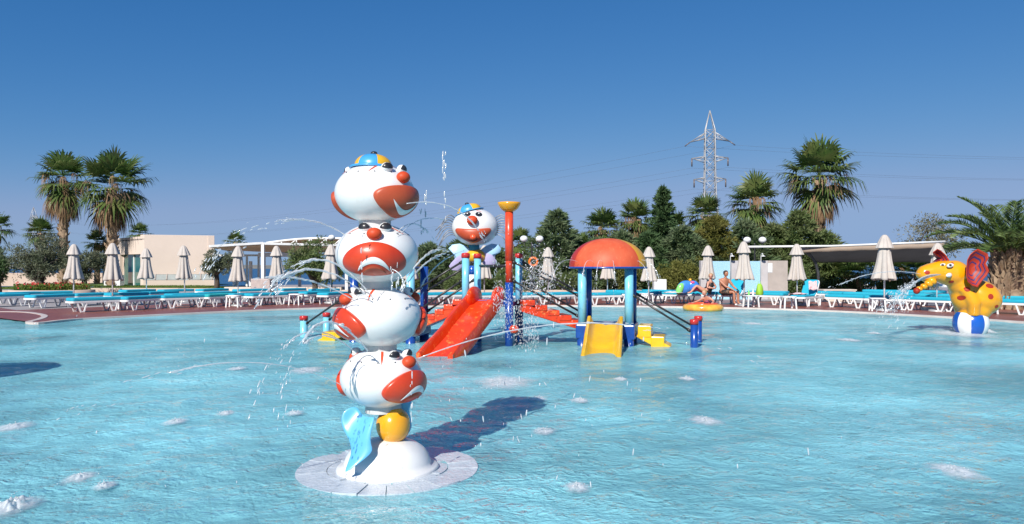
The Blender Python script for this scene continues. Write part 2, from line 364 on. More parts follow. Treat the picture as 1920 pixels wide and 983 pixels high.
def offs(p, d, it=0):
    n = len(p); q = []
    for i in range(n):
        t = (p[(i + 1) % n] - p[i - 1]).normalized(); q.append(p[i] + Vector((-t.y, t.x)) * d)
    return q
# which side is outward
def area(p): return sum(p[i - 1].x * p[i].y - p[i].x * p[i - 1].y for i in range(len(p))) / 2
SG = 1 if area(loop) < 0 else -1
coarse = [Vector((-27, 25)), Vector((-18, 25)), Vector((-12.6, 21.9)), Vector((-10.9, 24.2)), Vector((-7.8, 27.2)), Vector((0, 29.3)), Vector((7, 28.2)), Vector((12.2, 24.6)), Vector((14.2, 20.6)), Vector((18.5, 12)), Vector((19, 4)), Vector((18, -6)), Vector((0, -8)), Vector((-18, -8)), Vector((-30, -2)), Vector((-34, 12)), Vector((-32, 22))]
def ring(a, b, za, zb, name, mat, kind='structure', side=None, side2=None):
    mb = MB(); n = len(a)
    vs = [(p.x, p.y, za) for p in a] + [(p.x, p.y, zb) for p in b]
    mb.add(vs, [(i, (i + 1) % n, n + (i + 1) % n, n + i) for i in range(n)], 0, False)
    if side is not None:
        mb.add([(p.x, p.y, za) for p in a] + [(p.x, p.y, side) for p in a], [(i, n + i, n + (i + 1) % n, (i + 1) % n) for i in range(n)], 0, False)
    if side2 is not None:
        mb.add([(p.x, p.y, zb) for p in b] + [(p.x, p.y, side2) for p in b], [(i, n + i, n + (i + 1) % n, (i + 1) % n) for i in range(n)], 0, False)
    o = mb.build(name, mat); o['kind'] = kind
    return o
cop_out = offs(loop, .17 * SG)
FLOOR = -.42
ring(loop, cop_out, .055, .055, 'pool_coping', 'coping', side=FLOOR - .05, side2=.0)
def radial(p, c, s, add=0):
    return [c + (q - c) * s + (q - c).normalized() * add for q in p]
CEN = Vector((0, 10))
deck_out = radial(cop_out, CEN, 1.0, 6.5)
deck = ring(cop_out, deck_out, .042, .038, 'pool_deck', 'deck_tile')
g1 = radial(cop_out, CEN, 1.0, 6.3); g2 = radial(cop_out, CEN, 1.0, 38); g3 = radial(cop_out, CEN, 1.0, 60)
ring(g1, g2, .028, .02, 'pavement', 'pavement_grey')
ring(g2, g3, .02, -9, 'ground', 'soil')
mb = MB(); mb.add([(-30000, -30000, -6), (30000, -30000, -6), (30000, 40000, -6), (-30000, 40000, -6)], [(0, 1, 2, 3)], 0, False)
o = mb.build('sea', 'sea_water'); o['kind'] = 'structure'

# pool floor: a bed of square tiles with open joints
pm('floor_grout', (.02, .13, .19), .8); pm('floor_tile', (.36, .85, .95), .35, (.28, .78, .91), vs=1.1, dirt_or_glare=(5, (.46, .88, .95), .56))
mb = MB(); mb.add([(-36, -9, FLOOR - .02), (20, -9, FLOOR - .02), (20, 31, FLOOR - .02), (-36, 31, FLOOR - .02)], [(0, 1, 2, 3)], 0, False)
pf = mb.build('pool_floor', 'floor_grout'); pf['kind'] = 'structure'
TS = .333; GAP = .016; ang = R(24)
ca, sa = math.cos(ang), math.sin(ang)
def tilemesh():
    mb = MB(); h = TS / 2 - GAP / 2; b = .012
    mb.add([(-h, -h, -.02), (h, -h, -.02), (h, h, -.02), (-h, h, -.02), (-h, -h, -.004), (h, -h, -.004), (h, h, -.004), (-h, h, -.004), (-h + b, -h + b, 0), (h - b, -h + b, 0), (h - b, h - b, 0), (-h + b, h - b, 0)],
           [(0, 1, 5, 4), (1, 2, 6, 5), (2, 3, 7, 6), (3, 0, 4, 7), (4, 5, 9, 8), (5, 6, 10, 9), (6, 7, 11, 10), (7, 4, 8, 11), (8, 9, 10, 11)], 0, False)
    return mb
tm = tilemesh(); tme = tm.mesh('tile', 'floor_tile')
cells = []
for i in range(-130, 131):
    for j in range(-130, 131):
        x = (i * ca - j * sa) * TS; y = (i * sa + j * ca) * TS + 10
        if -30 < x < 19.6 and -5 < y < 30.5: cells.append((x, y))
def tile_key(c):
    x, y = c
    if y < 3: return 1e9
    u = 960 + x / y * F; v = HY + 1.9 / y * F
    if not (-20 < u < 1940 and v < 990): return 1e9
    return math.hypot((u - 1790) / 2.2, v - 745)
cells.sort(key=tile_key)
for (x, y) in cells[:300]:
    o = obj('tile', tme, pf); o.location = (x, y, FLOOR + rnd.uniform(-.002, .002)); o.rotation_euler = (rnd.gauss(0, .004), rnd.gauss(0, .004), ang)
tv = np.array(tm.v); rest = np.array(cells[300:]); k = len(rest)
rv = np.stack([tv[:, 0] * ca - tv[:, 1] * sa, tv[:, 0] * sa + tv[:, 1] * ca, tv[:, 2]], 1)
V = rv[None] + np.concatenate([rest, np.full((k, 1), FLOOR)], 1)[:, None]
Fq = np.array(tm.f)[None] + (np.arange(k) * len(tv))[:, None, None]
o = obj('floor_tiles', npmesh('floor_tiles', V.reshape(-1, 3), Fq.reshape(-1, 4), 'floor_tile'), pf); o['kind'] = 'stuff'

# water sheet: real ripples, finer near the camera
nyr, nxr = 420, 420
tt = np.linspace(0, 1, nyr); yy = 2.2 * (34 / 2.2) ** tt
yy = np.concatenate([[-8, -2, 0.5, 1.5], yy])
uu = np.linspace(-1.25, 1.25, nxr)
Xg = uu[None, :] * np.maximum(yy[:, None], 1.5) * .82; Xg = np.where(np.abs(uu)[None, :] >= 1.249, np.sign(uu)[None, :] * 36, Xg)
Yg = np.repeat(yy[:, None], nxr, 1); Z = np.zeros_like(Xg)
for k in range(46):
    wl_ = .16 * (1.1 / .16) ** nr.rand(); th = nr.uniform(0, 2 * PI); ph = nr.uniform(0, 2 * PI); amp = .0042 * (wl_ / .6) ** .75
    fade = np.clip(wl_ / (.022 * np.maximum(Yg, 1)) - 1, 0, 1)
    Z += amp * fade * (1 if wl_ < .5 else .55) * np.sin(2 * PI / wl_ * (Xg * math.cos(th) + Yg * math.sin(th)) + ph)
Z *= .55
Z *= .2 + .8 * np.clip((np.hypot(Xg + .98, Yg - 5.92) - .72) / .5, 0, 1)
Z = np.minimum(Z, .018)
ny = len(yy); idx = np.arange(ny * nxr).reshape(ny, nxr)
Fq = np.stack([idx[:-1, :-1], idx[:-1, 1:], idx[1:, 1:], idx[1:, :-1]], -1).reshape(-1, 4)
o = obj('pool_water', npmesh('pool_water', np.stack([Xg, Yg, Z], -1).reshape(-1, 3), Fq, 'pool_water', smooth=True)); o['kind'] = 'structure'; o['label'] = 'rippled turquoise water of the shallow pool'
#SECTION2

# ------------------------------------------------------------------ clown faces (shared by the tower and the far clown)
def surf(a, b, lon, lat, h=0):
    """point on the head ellipsoid, face turned to -Y; h = height above it"""
    p = Vector((a * math.cos(lat) * math.sin(lon), -a * math.cos(lat) * math.cos(lon), b * math.sin(lat)))
    n = Vector((p.x / a ** 2, p.y / a ** 2, p.z / b ** 2)).normalized()
    return p + n * h
def muzzle_h(r, lift, bump):
    e = max(0, min(1, (1 - r) / .06)); return -.012 + (lift + .012) * (e * e * (3 - 2 * e)) + bump * (1 - r * r)
class Muzzle:
    def __init__(s, a, b, W_, H_, c, bend, lift, bump): s.a, s.b, s.W, s.H, s.c, s.bend, s.lift, s.bump = a, b, R(W_), R(H_), R(c), R(bend), lift, bump
    def at(s, x, y, extra=0):
        r = min(1, math.hypot(x, y))
        lon = s.W * x; lat = s.c + s.H * y * (1 - .12 * x * x) + s.bend * (x * x - .5)
        return surf(s.a, s.b, lon, lat, muzzle_h(r, s.lift, s.bump) + extra)
    def patch(s, mb, m=0):
        n = 48; rs = [.01, .2, .4, .6, .75, .86, .93, .965, .985, 1.0]
        vs = [s.at(r * math.cos(2 * PI * j / n), r * math.sin(2 * PI * j / n)) for r in rs for j in range(n)]
        mb.add(vs, [(i * n + j, (i + 1) * n + j, (i + 1) * n + (j + 1) % n, i * n + (j + 1) % n) for i in range(len(rs) - 1) for j in range(n)] + [tuple(range(n))], m)
        return mb
    def stroke(s, mb, half, y0, curve, th, off=.004, m=0, n=18, th2=None):
        vs = []
        for i in range(n + 1):
            t = -1 + 2 * i / n; w = max(.002, (1 - t * t)) ** .6
            for k in (-1, -.33, .33, 1):
                yy = y0 + curve * t * t + k * w * (th if k > 0 else (th2 or th)); vs.append(s.at(half * t, yy, off if abs(k) < 1 else off - .003))
        mb.add(vs, [(i * 4 + k, (i + 1) * 4 + k, (i + 1) * 4 + k + 1, i * 4 + k + 1) for i in range(n) for k in range(3)], m)
        return mb
def brow(mb, a, b, pts, wid, off=.004, m=0):
    vs = []; n = len(pts)
    for i, ((lo, la), w) in enumerate(zip(pts, wid)):
        lo2, la2 = pts[min(i + 1, n - 1)]; lo1, la1 = pts[max(i - 1, 0)]
        d = Vector((lo2 - lo1, la2 - la1)).normalized(); q = Vector((-d.y, d.x))
        for k in (-1, 0, 1):
            vs.append(surf(a, b, R(lo + q.x * w * k), R(la + q.y * w * k), off if k == 0 else off * .5))
    mb.add(vs, [(i * 3 + k, i * 3 + k + 1, (i + 1) * 3 + k + 1, (i + 1) * 3 + k) for i in range(n - 1) for k in range(2)], m)
    return mb
def rotz_mb(mb, az, c):
    M = Matrix.Translation(c) @ Matrix.Rotation(az, 4, 'Z'); mb.v = [tuple(M @ Vector(v)) for v in mb.v]; return mb
def clown_face(head, c, a, b, az, mood, wedge=False, red='clown_red'):
    """muzzle, mouth, nose, eyes and brows of one face, children of the head; az = turn to the right as seen from the camera"""
    bend = {'frown': -9, 'smile': 10}[mood]
    mz = Muzzle(a, b, 48, 30 if mood == 'frown' else 31, -15, bend, .026, .035)
    mu = rotz_mb(mz.patch(MB()), az, c).build('muzzle', red, head)
    mo = MB()
    if mood == 'frown':
        mz.stroke(mo, .44, .0, -.50, .17, .006, th2=.13)
        mz2 = MB(); mz.stroke(mz2, .36, -.34, -.36, .10, .005, m=0); rotz_mb(mz2, az, c).build('lower_lip', 'clown_rust', head)
    else: mz.stroke(mo, .46, -.34, .50, .08, .006, th2=.24)
    rotz_mb(mo, az, c).build('mouth', 'white_paint', head)
    p = surf(a, b, 0, R(24 if mood == 'smile' else 33), .022 * a / .32)
    rotz_mb(MB().ell(p, (a * .18, a * .16, a * .145), 24, 14), az, c).build('nose', 'nose_red', head)
    for sx in (-1, 1):
        lo, la = 21 * sx, (46 if mood == 'smile' else 50); p = surf(a, b, R(lo), R(la), .016)
        rx = a * .15
        T = Matrix.Rotation(R(lo), 4, 'Z') @ Matrix.Rotation(R(22), 4, 'X')
        rotz_mb(MB().ell(p, (rx, rx * .8, rx * .8), 18, 10, M=T), az, c).build('eye', 'white_paint', head)
        e = MB(); q = rx * 1.035; vs = []; nn = 16
        for i in range(7):
            la_ = R(2 + 13 * i)
            for j in range(nn + 1):
                lo_ = R(-75 + 150 * j / nn) ; vs.append(Vector((q * math.cos(la_) * math.sin(lo_), -q * .8 * math.cos(la_) * math.cos(lo_), q * .8 * math.sin(la_))))
        e.add([Matrix.Translation(p) @ T @ v for v in vs], [(i * (nn + 1) + j, i * (nn + 1) + j + 1, (i + 1) * (nn + 1) + j + 1, (i + 1) * (nn + 1) + j) for i in range(6) for j in range(nn)])
        rotz_mb(e, az, c).build('pupil', 'black_paint', head)
        bm = MB()
        if wedge: brow(bm, a, b, [(44 * sx, 66), (45 * sx, 56), (46 * sx, 45), (46.5 * sx, 34)], [4.2, 3.2, 2, .3])
        else: brow(bm, a, b, [(24 * sx, 64), (32 * sx, 62), (41 * sx, 56), (50 * sx, 46), (56 * sx, 38)], [.4, 2.0, 2.4, 1.6, .3])
        rotz_mb(bm, az, c).build('eyebrow', 'nose_red', head)
def head_mesh(c, a, b, neck):
    mb = MB(); mb.ell(c, (a, a, b), 48, 30)
    return mb
def cap_parts(parent, c, rx, h, tilt, brim, name='cap', rot=0):
    M = Matrix.Translation(c) @ Matrix.Rotation(rot, 4, 'Z') @ Matrix.Rotation(tilt[0], 4, 'X') @ Matrix.Rotation(tilt[1], 4, 'Y')
    mb = MB(); prof = [(rx * math.cos(R(t)) ** .8, h * math.sin(R(t))) for t in range(0, 90, 9)] + [(.002, h)]
    mb.lathe(prof, 40, M=M, mf=lambda t, i: 1 if (int((t + .35) / (PI / 3)) % 2) else 0)
    cap = mb.build(name, ['cap_blue', 'cap_yellow'], parent)
    br = MB(); pr = [(rx * .98, .004), (brim, -.008), (brim * 1.03, -.018), (brim, -.026), (rx * .9, -.012)]
    br.lathe(pr, 40, M=M); br.build('brim', 'cap_blue', cap)
    MB().ell(M @ Vector((0, 0, h + .008)), (.026 * rx / .14, .026 * rx / .14, .018 * rx / .14), 12, 8).build('button', 'black_paint', cap)
    return cap
def arc(pts, n=26):
    """smooth path through (px, py, Y) points with Y the real distance"""
    P = [px(*p) for p in pts]
    if len(P) == 3:
        # parabola through three points
        A, B, C_ = P; d1 = (B - A).length; d2 = (C_ - B).length; tm_ = d1 / (d1 + d2)
        K = (B - A * (1 - tm_) ** 2 - C_ * tm_ ** 2) / (2 * tm_ * (1 - tm_))
        return [A * (1 - t) ** 2 + K * 2 * t * (1 - t) + C_ * t * t for t in [i / n for i in range(n + 1)]]
    out = []
    for i in range(len(P) - 1):
        a, b_, c_, d = P[max(i - 1, 0)], P[i], P[i + 1], P[min(i + 2, len(P) - 1)]
        for k in range(8):
            t = k / 8; out.append(.5 * ((2 * b_) + (-a + c_) * t + (2 * a - 5 * b_ + 4 * c_ - d) * t * t + (-a + 3 * b_ - 3 * c_ + d) * t ** 3))
    return out + [P[-1]]
def jet(parent, pts, r=.006, whole=.55, drops=14, spread=.02, name='water_jet', seed=1):
    """a stream that holds together for a share of its arc and then breaks into drops"""
    q = random.Random(seed); path = arc(pts, 40); n = len(path); k = max(2, int(n * whole)); mb = MB()
    rad = [r * (.75 + .5 * q.random()) * (.5 + .8 * i / n) for i in range(k)]
    rad[0] = r * .6; rad[-1] = r * .3
    wob = [p + Vector((q.gauss(0, 1), q.gauss(0, 1), q.gauss(0, 1))) * (r * .5 * i / n) for i, p in enumerate(path[:k])]
    mb.tube(wob, rad, 6)
    for i in range(int(drops * 2.4)):
        t = whole * .75 + (1 - whole * .75) * q.random(); f = t * (n - 1); a = int(min(f, n - 2)); p = path[a].lerp(path[a + 1], f - a)
        d = (path[a + 1] - path[a]).normalized(); sp = spread * (t - whole * .6) * 2
        p = p + Vector((q.gauss(0, sp), q.gauss(0, sp), q.gauss(0, sp))); s_ = r * (.22 + .5 * q.random())
        mb.ell(p, (s_, s_, s_ * (2 + 6 * q.random())), 6, 4, M=d.to_track_quat('Z', 'Y').to_matrix().to_4x4())
    o = mb.build(name, 'jet_water', parent, world=True); o['kind'] = 'stuff'; return o
def drips(parent, lines, r=.004, seed=3, name='falling_drops'):
    q = random.Random(seed); mb = MB()
    for (x, y0, y1, Y, n) in lines:
        for i in range(n):
            p = px(x + q.gauss(0, 1.5), q.uniform(y0, y1), Y); s_ = r * (.5 + q.random()); mb.ell(p, (s_, s_, s_ * (2 + 4 * q.random())), 6, 4)
    o = mb.build(name, 'jet_water', parent, world=True); o['kind'] = 'stuff'; return o

# ------------------------------------------------------------------ clown tower in the foreground
TY = 5.9; K_ = F / TY
def tp(x, y, dy=0): return Vector(((x - 960) / K_, TY + dy, CH - (y - HY) / K_))
base = tp(727, 880); base.z = 0
disc = thing('round_plinth', (base.x, base.y + .02, 0), 'round grey stone plinth awash in the water under the stacked clown heads', 'plinth')
for (r0, r1, n) in ((.20, .47, 14), (.475, .71, 22)):
    for k in range(n):
        a0, a1 = 2 * PI * k / n + .004 / r1, 2 * PI * (k + 1) / n - .004 / r1
        mb = MB(); m_ = 4; z = .008 + rnd.uniform(-.004, .004)
        top = [(r * math.cos(a0 + (a1 - a0) * i / m_), r * math.sin(a0 + (a1 - a0) * i / m_)) for r in (r0, r1) for i in range(m_ + 1)]
        vs = [(x, y, z + .004 * math.sin(9 * x + 7 * y)) for x, y in top] + [(x, y, -.12) for x, y in top]; o_ = 2 * (m_ + 1)
        fs = [(i, i + m_ + 1, i + m_ + 2, i + 1) for i in range(m_)] + [(m_ + 1 + i, o_ + m_ + 1 + i, o_ + m_ + 2 + i, m_ + 2 + i) for i in range(m_)]
        fs += [(i, i + 1, o_ + i + 1, o_ + i) for i in range(m_)] + [(0, o_, o_ + m_ + 1, m_ + 1), (m_, 2 * m_ + 1, o_ + 2 * m_ + 1, o_ + m_)]
        mb.add(vs, fs, 0, False); mb.build('slab', 'slab_stone', disc)
mb = MB(); mb.lathe([(.66, FLOOR - .02), (.66, -.06), (.60, -.05), (.05, -.05)], 40); mb.build('core', 'neck_grey', disc)
tower = thing('clown_fountain', base, 'tall fountain of four stacked white clown heads with a small blue and yellow cap', 'fountain')
mb = MB(); mb.lathe([(.395, .0), (.40, .022), (.385, .036), (.345, .038), (.337, .07), (.322, .11), (.285, .16), (.23, .20), (.15, .232), (.07, .245), (.002, .248)], 48, rf=lambda t, i: 1 + .008 * math.sin(7 * t + i)); mb.build('base_dome', 'white_paint', tower)
bb = tp(738, 796, -.02) - base
mb = MB(); mb.ell(bb, (.135, .135, .145), 32, 20); body = mb.build('body', 'body_yellow', tower)
MB().tube([bb + Vector((-.02, .05, -.2)), bb + Vector((-.03, .02, .2))], .09, 16).build('core_post', 'neck_grey', tower)
# wing-like collar: two curled blue plates
def fin(pts, name, parent, depth, curl, drop):
    n = len(pts); cx = sum(p[0] for p in pts) / n; cy = sum(p[1] for p in pts) / n
    rings = (1.0, .94, .7, .4, .02); vs = []
    for side in (-1, 1):
        for r in rings:
            for (x, y) in pts:
                X = cx + (x - cx) * r; Yp = cy + (y - cy) * r
                p = tp(X, Yp) - base; th = .022 * (1 - r ** 4) ** .5
                p.y = depth - drop * max(0, (Yp - 770) / 92.0) ** 1.3 + curl * math.sin((X - 648) / 17.0 + (Yp - 760) / 50.0) + side * th
                vs.append(p)
    k = len(rings) * n; fs = []
    for s_ in (0, 1):
        for i in range(len(rings) - 1):
            for j in range(n):
                q = (s_ * k + i * n + j, s_ * k + i * n + (j + 1) % n, s_ * k + (i + 1) * n + (j + 1) % n, s_ * k + (i + 1) * n + j)
                fs.append(q if s_ == 0 else tuple(reversed(q)))
    for j in range(n): fs.append((j, k + j, k + (j + 1) % n, (j + 1) % n))
    mb = MB(); mb.add(vs, fs); return mb.build(name, 'fin_blue', parent, sub=1)
fin([(647, 772), (655, 762), (668, 757), (676, 760), (683, 771), (692, 775), (703, 774), (712, 772), (709, 785), (706, 802), (709, 816), (716, 826), (704, 836), (690, 846), (678, 854), (666, 862), (671, 848), (675, 834), (670, 818), (659, 806), (649, 792)], 'collar_wing', tower, -.15, .05, .27)
fin([(735, 770), (748, 752), (760, 748), (769, 752), (768, 764), (762, 772), (766, 790), (770, 808), (760, 824), (745, 826), (740, 800)], 'collar_wing', tower, .10, .03, 0)
HEADS = [(703, 363, .313, .236, [(55, 'smile', False), (-128, 'smile', False)]),
         (707, 476, .324, .240, [(6, 'frown', False), (186, 'frown', False)]),
         (714, 594, .322, .238, [(-58, 'frown', True), (124, 'frown', True)]),
         (715, 708, .322, .236, [(57, 'frown', True), (-125, 'frown', True)])]
for hi, (x, y, a, b, faces) in enumerate(HEADS):
    c = tp(x, y) - base
    hd = head_mesh(c, a, b, .13).build('head', 'white_paint', tower)
    if hi == 0: tag(hd, 'top clown head, grinning to the side')
    elif hi == 1: tag(hd, 'clown head facing forward with a drooping red mouth')
    nk = MB(); nk.lathe([(.125, -b - .035), (.125, -b * .55)], 32, c=c); nk.build('neck', 'neck_grey', hd)
    for az, mood, wd in faces: clown_face(hd, c, a, b, R(az), mood, wd, 'clown_rust' if hi == 0 else 'clown_red')
    # nozzle dots
    dm = MB()
    for k in range(12):
        t = R(30 * k + 8 * hi + 10); dm.ell(c + surf(a, b, t, R(38), .001), .006, 8, 6)
    dm.build('nozzles', 'dark_metal', hd)['kind'] = 'stuff'
cap_parts(tower, tp(700, 313) - base, .148, .098, (R(-3), R(3)), .183, rot=R(14))
# jets of the tower
J = [([(655, 447, 5.8), (552, 412, 5.3), (425, 452, 4.9)], .006, .62), ([(425, 452, 4.9), (385, 510, 4.75), (362, 560, 4.7)], .004, .1),
     ([(700, 560, 5.65), (583, 488, 5.4), (512, 545, 5.2)], .007, .75), ([(695, 562, 5.6), (570, 506, 5.3), (470, 580, 5.0)], .0075, .8),
     ([(668, 566, 5.6), (540, 520, 5.3), (470, 525, 5.1)], .006, .9),
     ([(750, 545, 5.7), (800, 478, 5.9), (838, 470, 6.2)], .007, .85), ([(752, 548, 5.7), (810, 486, 6.0), (850, 476, 6.3)], .006, .8),
     ([(738, 444, 5.7), (775, 420, 5.9), (812, 448, 6.1)], .004, .9), ([(745, 445, 5.7), (790, 412, 6.0), (850, 420, 6.4)], .003, .9),
     ([(762, 382, 5.6), (838, 386, 5.8), (938, 560, 6.2)], .0055, .6),
     ([(690, 660, 5.55), (610, 604, 5.3), (560, 660, 5.0)], .0065, .95), ([(660, 655, 5.55), (585, 622, 5.2), (470, 790, 4.6)], .0055, .6),
     ([(668, 662, 5.5), (600, 630, 5.2), (520, 800, 4.7)], .005, .55), ([(690, 658, 5.5), (640, 610, 5.3), (628, 602, 5.25)], .006, .9),
     ([(640, 722, 5.65), (400, 683, 4.9), (100, 790, 4.3)], .004, .7), ([(785, 672, 5.7), (1090, 606, 6.2), (1420, 676, 6.7)], .0055, .62),
     ([(735, 505, 5.5), (750, 515, 5.48), (757, 545, 5.45)], .005, .9),
     ([(790, 560, 6.2), (760, 600, 6.1), (742, 650, 6.0)], .004, .6), ([(870, 470, 6.6), (800, 520, 6.2), (770, 600, 5.9)], .005, .7)]
for i, (pts, r, w) in enumerate(J): jet(tower, pts, r * 1.35, w, 14 if w < .85 else 4, .03, seed=20 + i)
drips(tower, [(833, 285, 335, 6.2, 22), (834, 340, 420, 6.2, 8), (798, 360, 412, 6.1, 14), (790, 370, 440, 6.0, 8), (678, 440, 540, 5.45, 12), (735, 500, 545, 5.5, 9), (745, 490, 545, 5.5, 9), (772, 690, 830, 5.5, 9)], .0045)
q = random.Random(5); mb = MB()
for i in range(170):      # loose drops thrown round the tower
    Y = q.uniform(3.6, 8); p = px(q.gauss(860, 290), q.uniform(590, 930), Y)
    if p.z < .03 or (600 < 960 + p.x / p.y * F < 820 and p.y < 6.4): continue
    s_ = q.uniform(.002, .0048); mb.ell(p, (s_, s_, s_ * q.uniform(1.5, 6)), 6, 4, M=Matrix.Rotation(q.gauss(0, .25), 4, 'Y'))
o = mb.build('loose_drops', 'drop_water'); tag(o, 'loose drops of fountain water flying over the pool', 'drops', kind='stuff')

# ------------------------------------------------------------------ play structure in the middle of the pool
u = Vector((.970, -.242, 0)); v = Vector((.242, .970, 0)); UZ = Vector((0, 0, 1))
play = thing('water_playground', (-.4, 15.6, 0), 'water playground of blue posts, orange and yellow slides, steps and red domes', 'playground')
def pbuild(mb, name, mat, parent=None, bevel=0):
    p = parent or play
    o = mb.build(name, mat, p, bevel=bevel)
    o.matrix_parent_inverse = WM(p).inverted()
    return o
def post(p, z0, z1, r, mat, cap=None, low=None):
    mb = MB(); p = Vector((p[0], p[1], 0)); mb.tube([p + UZ * z0, p + UZ * z1], r, 20)
    o = pbuild(mb, 'post', mat)
    if cap:
        c = MB(); c.lathe([(r * 1.0, -.02), (r * 1.16, -.02), (r * 1.18, .05), (r * 1.05, .075), (.002, .085)], 20, c=p + UZ * z1); pbuild(c, 'cap', cap, o)
    if low:
        c = MB(); c.tube([p + UZ * FLOOR, p + UZ * low], r * 1.18, 20); pbuild(c, 'foot', 'post_dark_blue', o)
    return o
def platform(a, b, c, d, z, th, mat='post_dark_blue', out=.1):
    ctr = (a + b + c + d) / 4; mb = MB()
    vs = []
    for zz in (z - th, z):
        for p in (a, b, c, d): q = p + (p - ctr).normalized() * out; vs.append((q.x, q.y, zz))
    mb.add(vs, [(3, 2, 1, 0), (4, 5, 6, 7), (0, 1, 5, 4), (1, 2, 6, 5), (2, 3, 7, 6), (3, 0, 4, 7)], 0, False)
    return pbuild(mb, 'platform', mat, bevel=.03)
def slide(top, bot, width, mat, wall=.22, sag=.18, label=None):
    """an open chute: bed and two raised sides, flattening out at the foot"""
    d = (bot - top); h = Vector((d.x, d.y, 0)); s_ = h.normalized().cross(UZ); n = 16; mb = MB(); prof = []
    hw = width / 2
    sec = [(-hw - .03, -.10), (-hw - .03, wall), (-hw - .01, wall + .02), (-hw + .035, wall + .02), (-hw + .06, wall - .02), (-hw + .09, .03), (-hw + .15, 0), (0, -.012), (hw - .15, 0), (hw - .09, .03), (hw - .06, wall - .02), (hw - .035, wall + .02), (hw + .01, wall + .02), (hw + .03, wall), (hw + .03, -.10)]
    k = len(sec); vs = []
    for i in range(n + 1):
        t = i / n; p = top + h * t; e = t
        z = top.z + (bot.z - top.z) * (e + sag * math.sin(PI * e) * (.6 if e > .5 else .2)) if e > .06 else top.z - .02 * e
        wsc = 1 if t < .85 else 1 - .15 * (t - .85) / .15
        for (x, y) in sec: q = p + s_ * x; vs.append((q.x, q.y, z + y * wsc))
    fs = [(i * k + j, i * k + (j + 1) % k, (i + 1) * k + (j + 1) % k, (i + 1) * k + j) for i in range(n) for j in range(k)]
    fs += [tuple(reversed(range(k))), tuple(n * k + j for j in range(k))]
    mb.add(vs, fs, 0, True)
    o = pbuild(mb, 'slide', mat)
    for f in o.data.polygons:
        pass
    m_ = o.modifiers.new('edge', 'EDGE_SPLIT'); m_.split_angle = R(50)
    if label: o['label'] = label
    return o
def steps(top, bot, width, n, mat, thick=.16):
    d = bot - top; h = Vector((d.x, d.y, 0)); L_ = h.length; hd_ = h.normalized(); s_ = hd_.cross(UZ)
    st = pbuild(MB().bar(top + UZ * -.16, bot + UZ * -.14, width * .96, thick), 'stair', mat, bevel=.02)
    for i in range(n):
        z = top.z - (top.z - bot.z) * i / (n - 1 if n > 1 else 1); a = top + h * (i / n); b_ = top + h * ((i + 1) / n); dz = abs(top.z - bot.z) / max(1, n - 1)
        mb = MB(); ctr = (a + b_) / 2; M = Matrix(((hd_.x, s_.x, 0, ctr.x), (hd_.y, s_.y, 0, ctr.y), (0, 0, 1, 0), (0, 0, 0, 1)))
        mb.box((0, 0, z - dz * .55), (L_ / n * 1.02, width, dz * 1.1), 0, M); pbuild(mb, 'step', mat, st, bevel=.018)
    return st
def rail(a, b, r=.022):
    a, b = Vector(a), Vector(b); mb = MB(); mb.tube([a, b], r, 10); o = pbuild(mb, 'handrail', 'rail_black')
    c = MB()
    for e, f in ((a, b), (b, a)): c.tube([e, e + (f - e).normalized() * .07], r * 1.5, 10)
    pbuild(c, 'clamp', 'rail_black', o)
def dome(c, z, r, h):
    mb = MB(); prof = [(r * 1.0, 0), (r * 1.0, .03)] + [(r * math.cos(R(t)) ** .92, .03 + (h - .03) * math.sin(R(t)) ** 1.02) for t in range(6, 90, 6)] + [(.002, h)]
    mb.lathe(prof, 56, c=(c.x, c.y, z), mf=lambda t, i: 1 if 5.5 < t else (2 if 2.7 < t < 3.62 else 0))
    o = pbuild(mb, 'dome', ['orange_dome', 'dome_yellow', 'dome_dark_red'])
    rm = MB(); rm.lathe([(r * .86, -.02), (r * 1.015, -.03), (r * 1.025, -.004), (r * 1.0, .012)], 56, c=(c.x, c.y, z)); pbuild(rm, 'rim', 'post_dark_blue', o)
    un = MB(); un.lathe([(r * .98, -.012), (r * .5, .05), (.002, .06)], 40, c=(c.x, c.y, z)); pbuild(un, 'underside', 'post_light_blue', o)
    return o
pm('orange_dome', (.64, .115, .045), .6, (.56, .075, .025), vs=5, stretch=(1, 1, .3), dirt_or_glare=(14, (.74, .24, .10), .6, (1, 1, .35)))
V3 = lambda p: Vector((p[0], p[1], 0))
# high middle platform
A = Vector((-.95, 15.3, 0)); D = A + u * .92; B = A + v * .85; C_ = D + v * .85
PZ = .92
platform(A, D, C_, B, PZ, .13)
for p, top, mat in ((A, 1.80, 'post_light_blue'), (B, 1.80, 'post_light_blue'), (C_, 1.80, 'post_light_blue')):
    post(p, PZ - .16, top, .076, mat, 'cap_red', PZ - .15)
rp = post(D, 1.28, 2.20, .072, 'post_red', None, 1.28); tag(rp, 'tall red post carrying a yellow bowl')
c = MB(); c.tube([D + UZ * 1.72, D + UZ * 2.73], .082, 20); pbuild(c, 'sleeve', 'post_red', rp)
c = MB(); bz = 2.70; c.lathe([(.06, 0), (.10, .012), (.17, .06), (.225, .15), (.235, .195), (.22, .195), (.16, .08), (.002, .05)], 32, c=D + UZ * bz); pbuild(c, 'bowl', 'body_yellow', rp)
c = MB(); c.ell(D + Vector((.10, -.07, .34)), (.10, .07, .09), 16, 10); pbuild(c, 'knob', 'orange_plastic', rp)
fc = (A + D) / 2
slide(fc + UZ * (PZ + .02) + v * -.02, Vector((-1.36, 13.05, -.10)), .66, 'orange_plastic', .20, .1, 'long wet orange slide running into the water')
for k in (0, 1):        # rounded shoulders at the head of the chute
    p = A + u * (.20 + .52 * k) + v * .05; c = MB(); c.ell(p + UZ * (PZ + .06) - v * .1, (.085, .34, .22), 18, 12, M=Matrix.Rotation(R(-22), 4, 'Z')); pbuild(c, 'shoulder', 'orange_plastic')
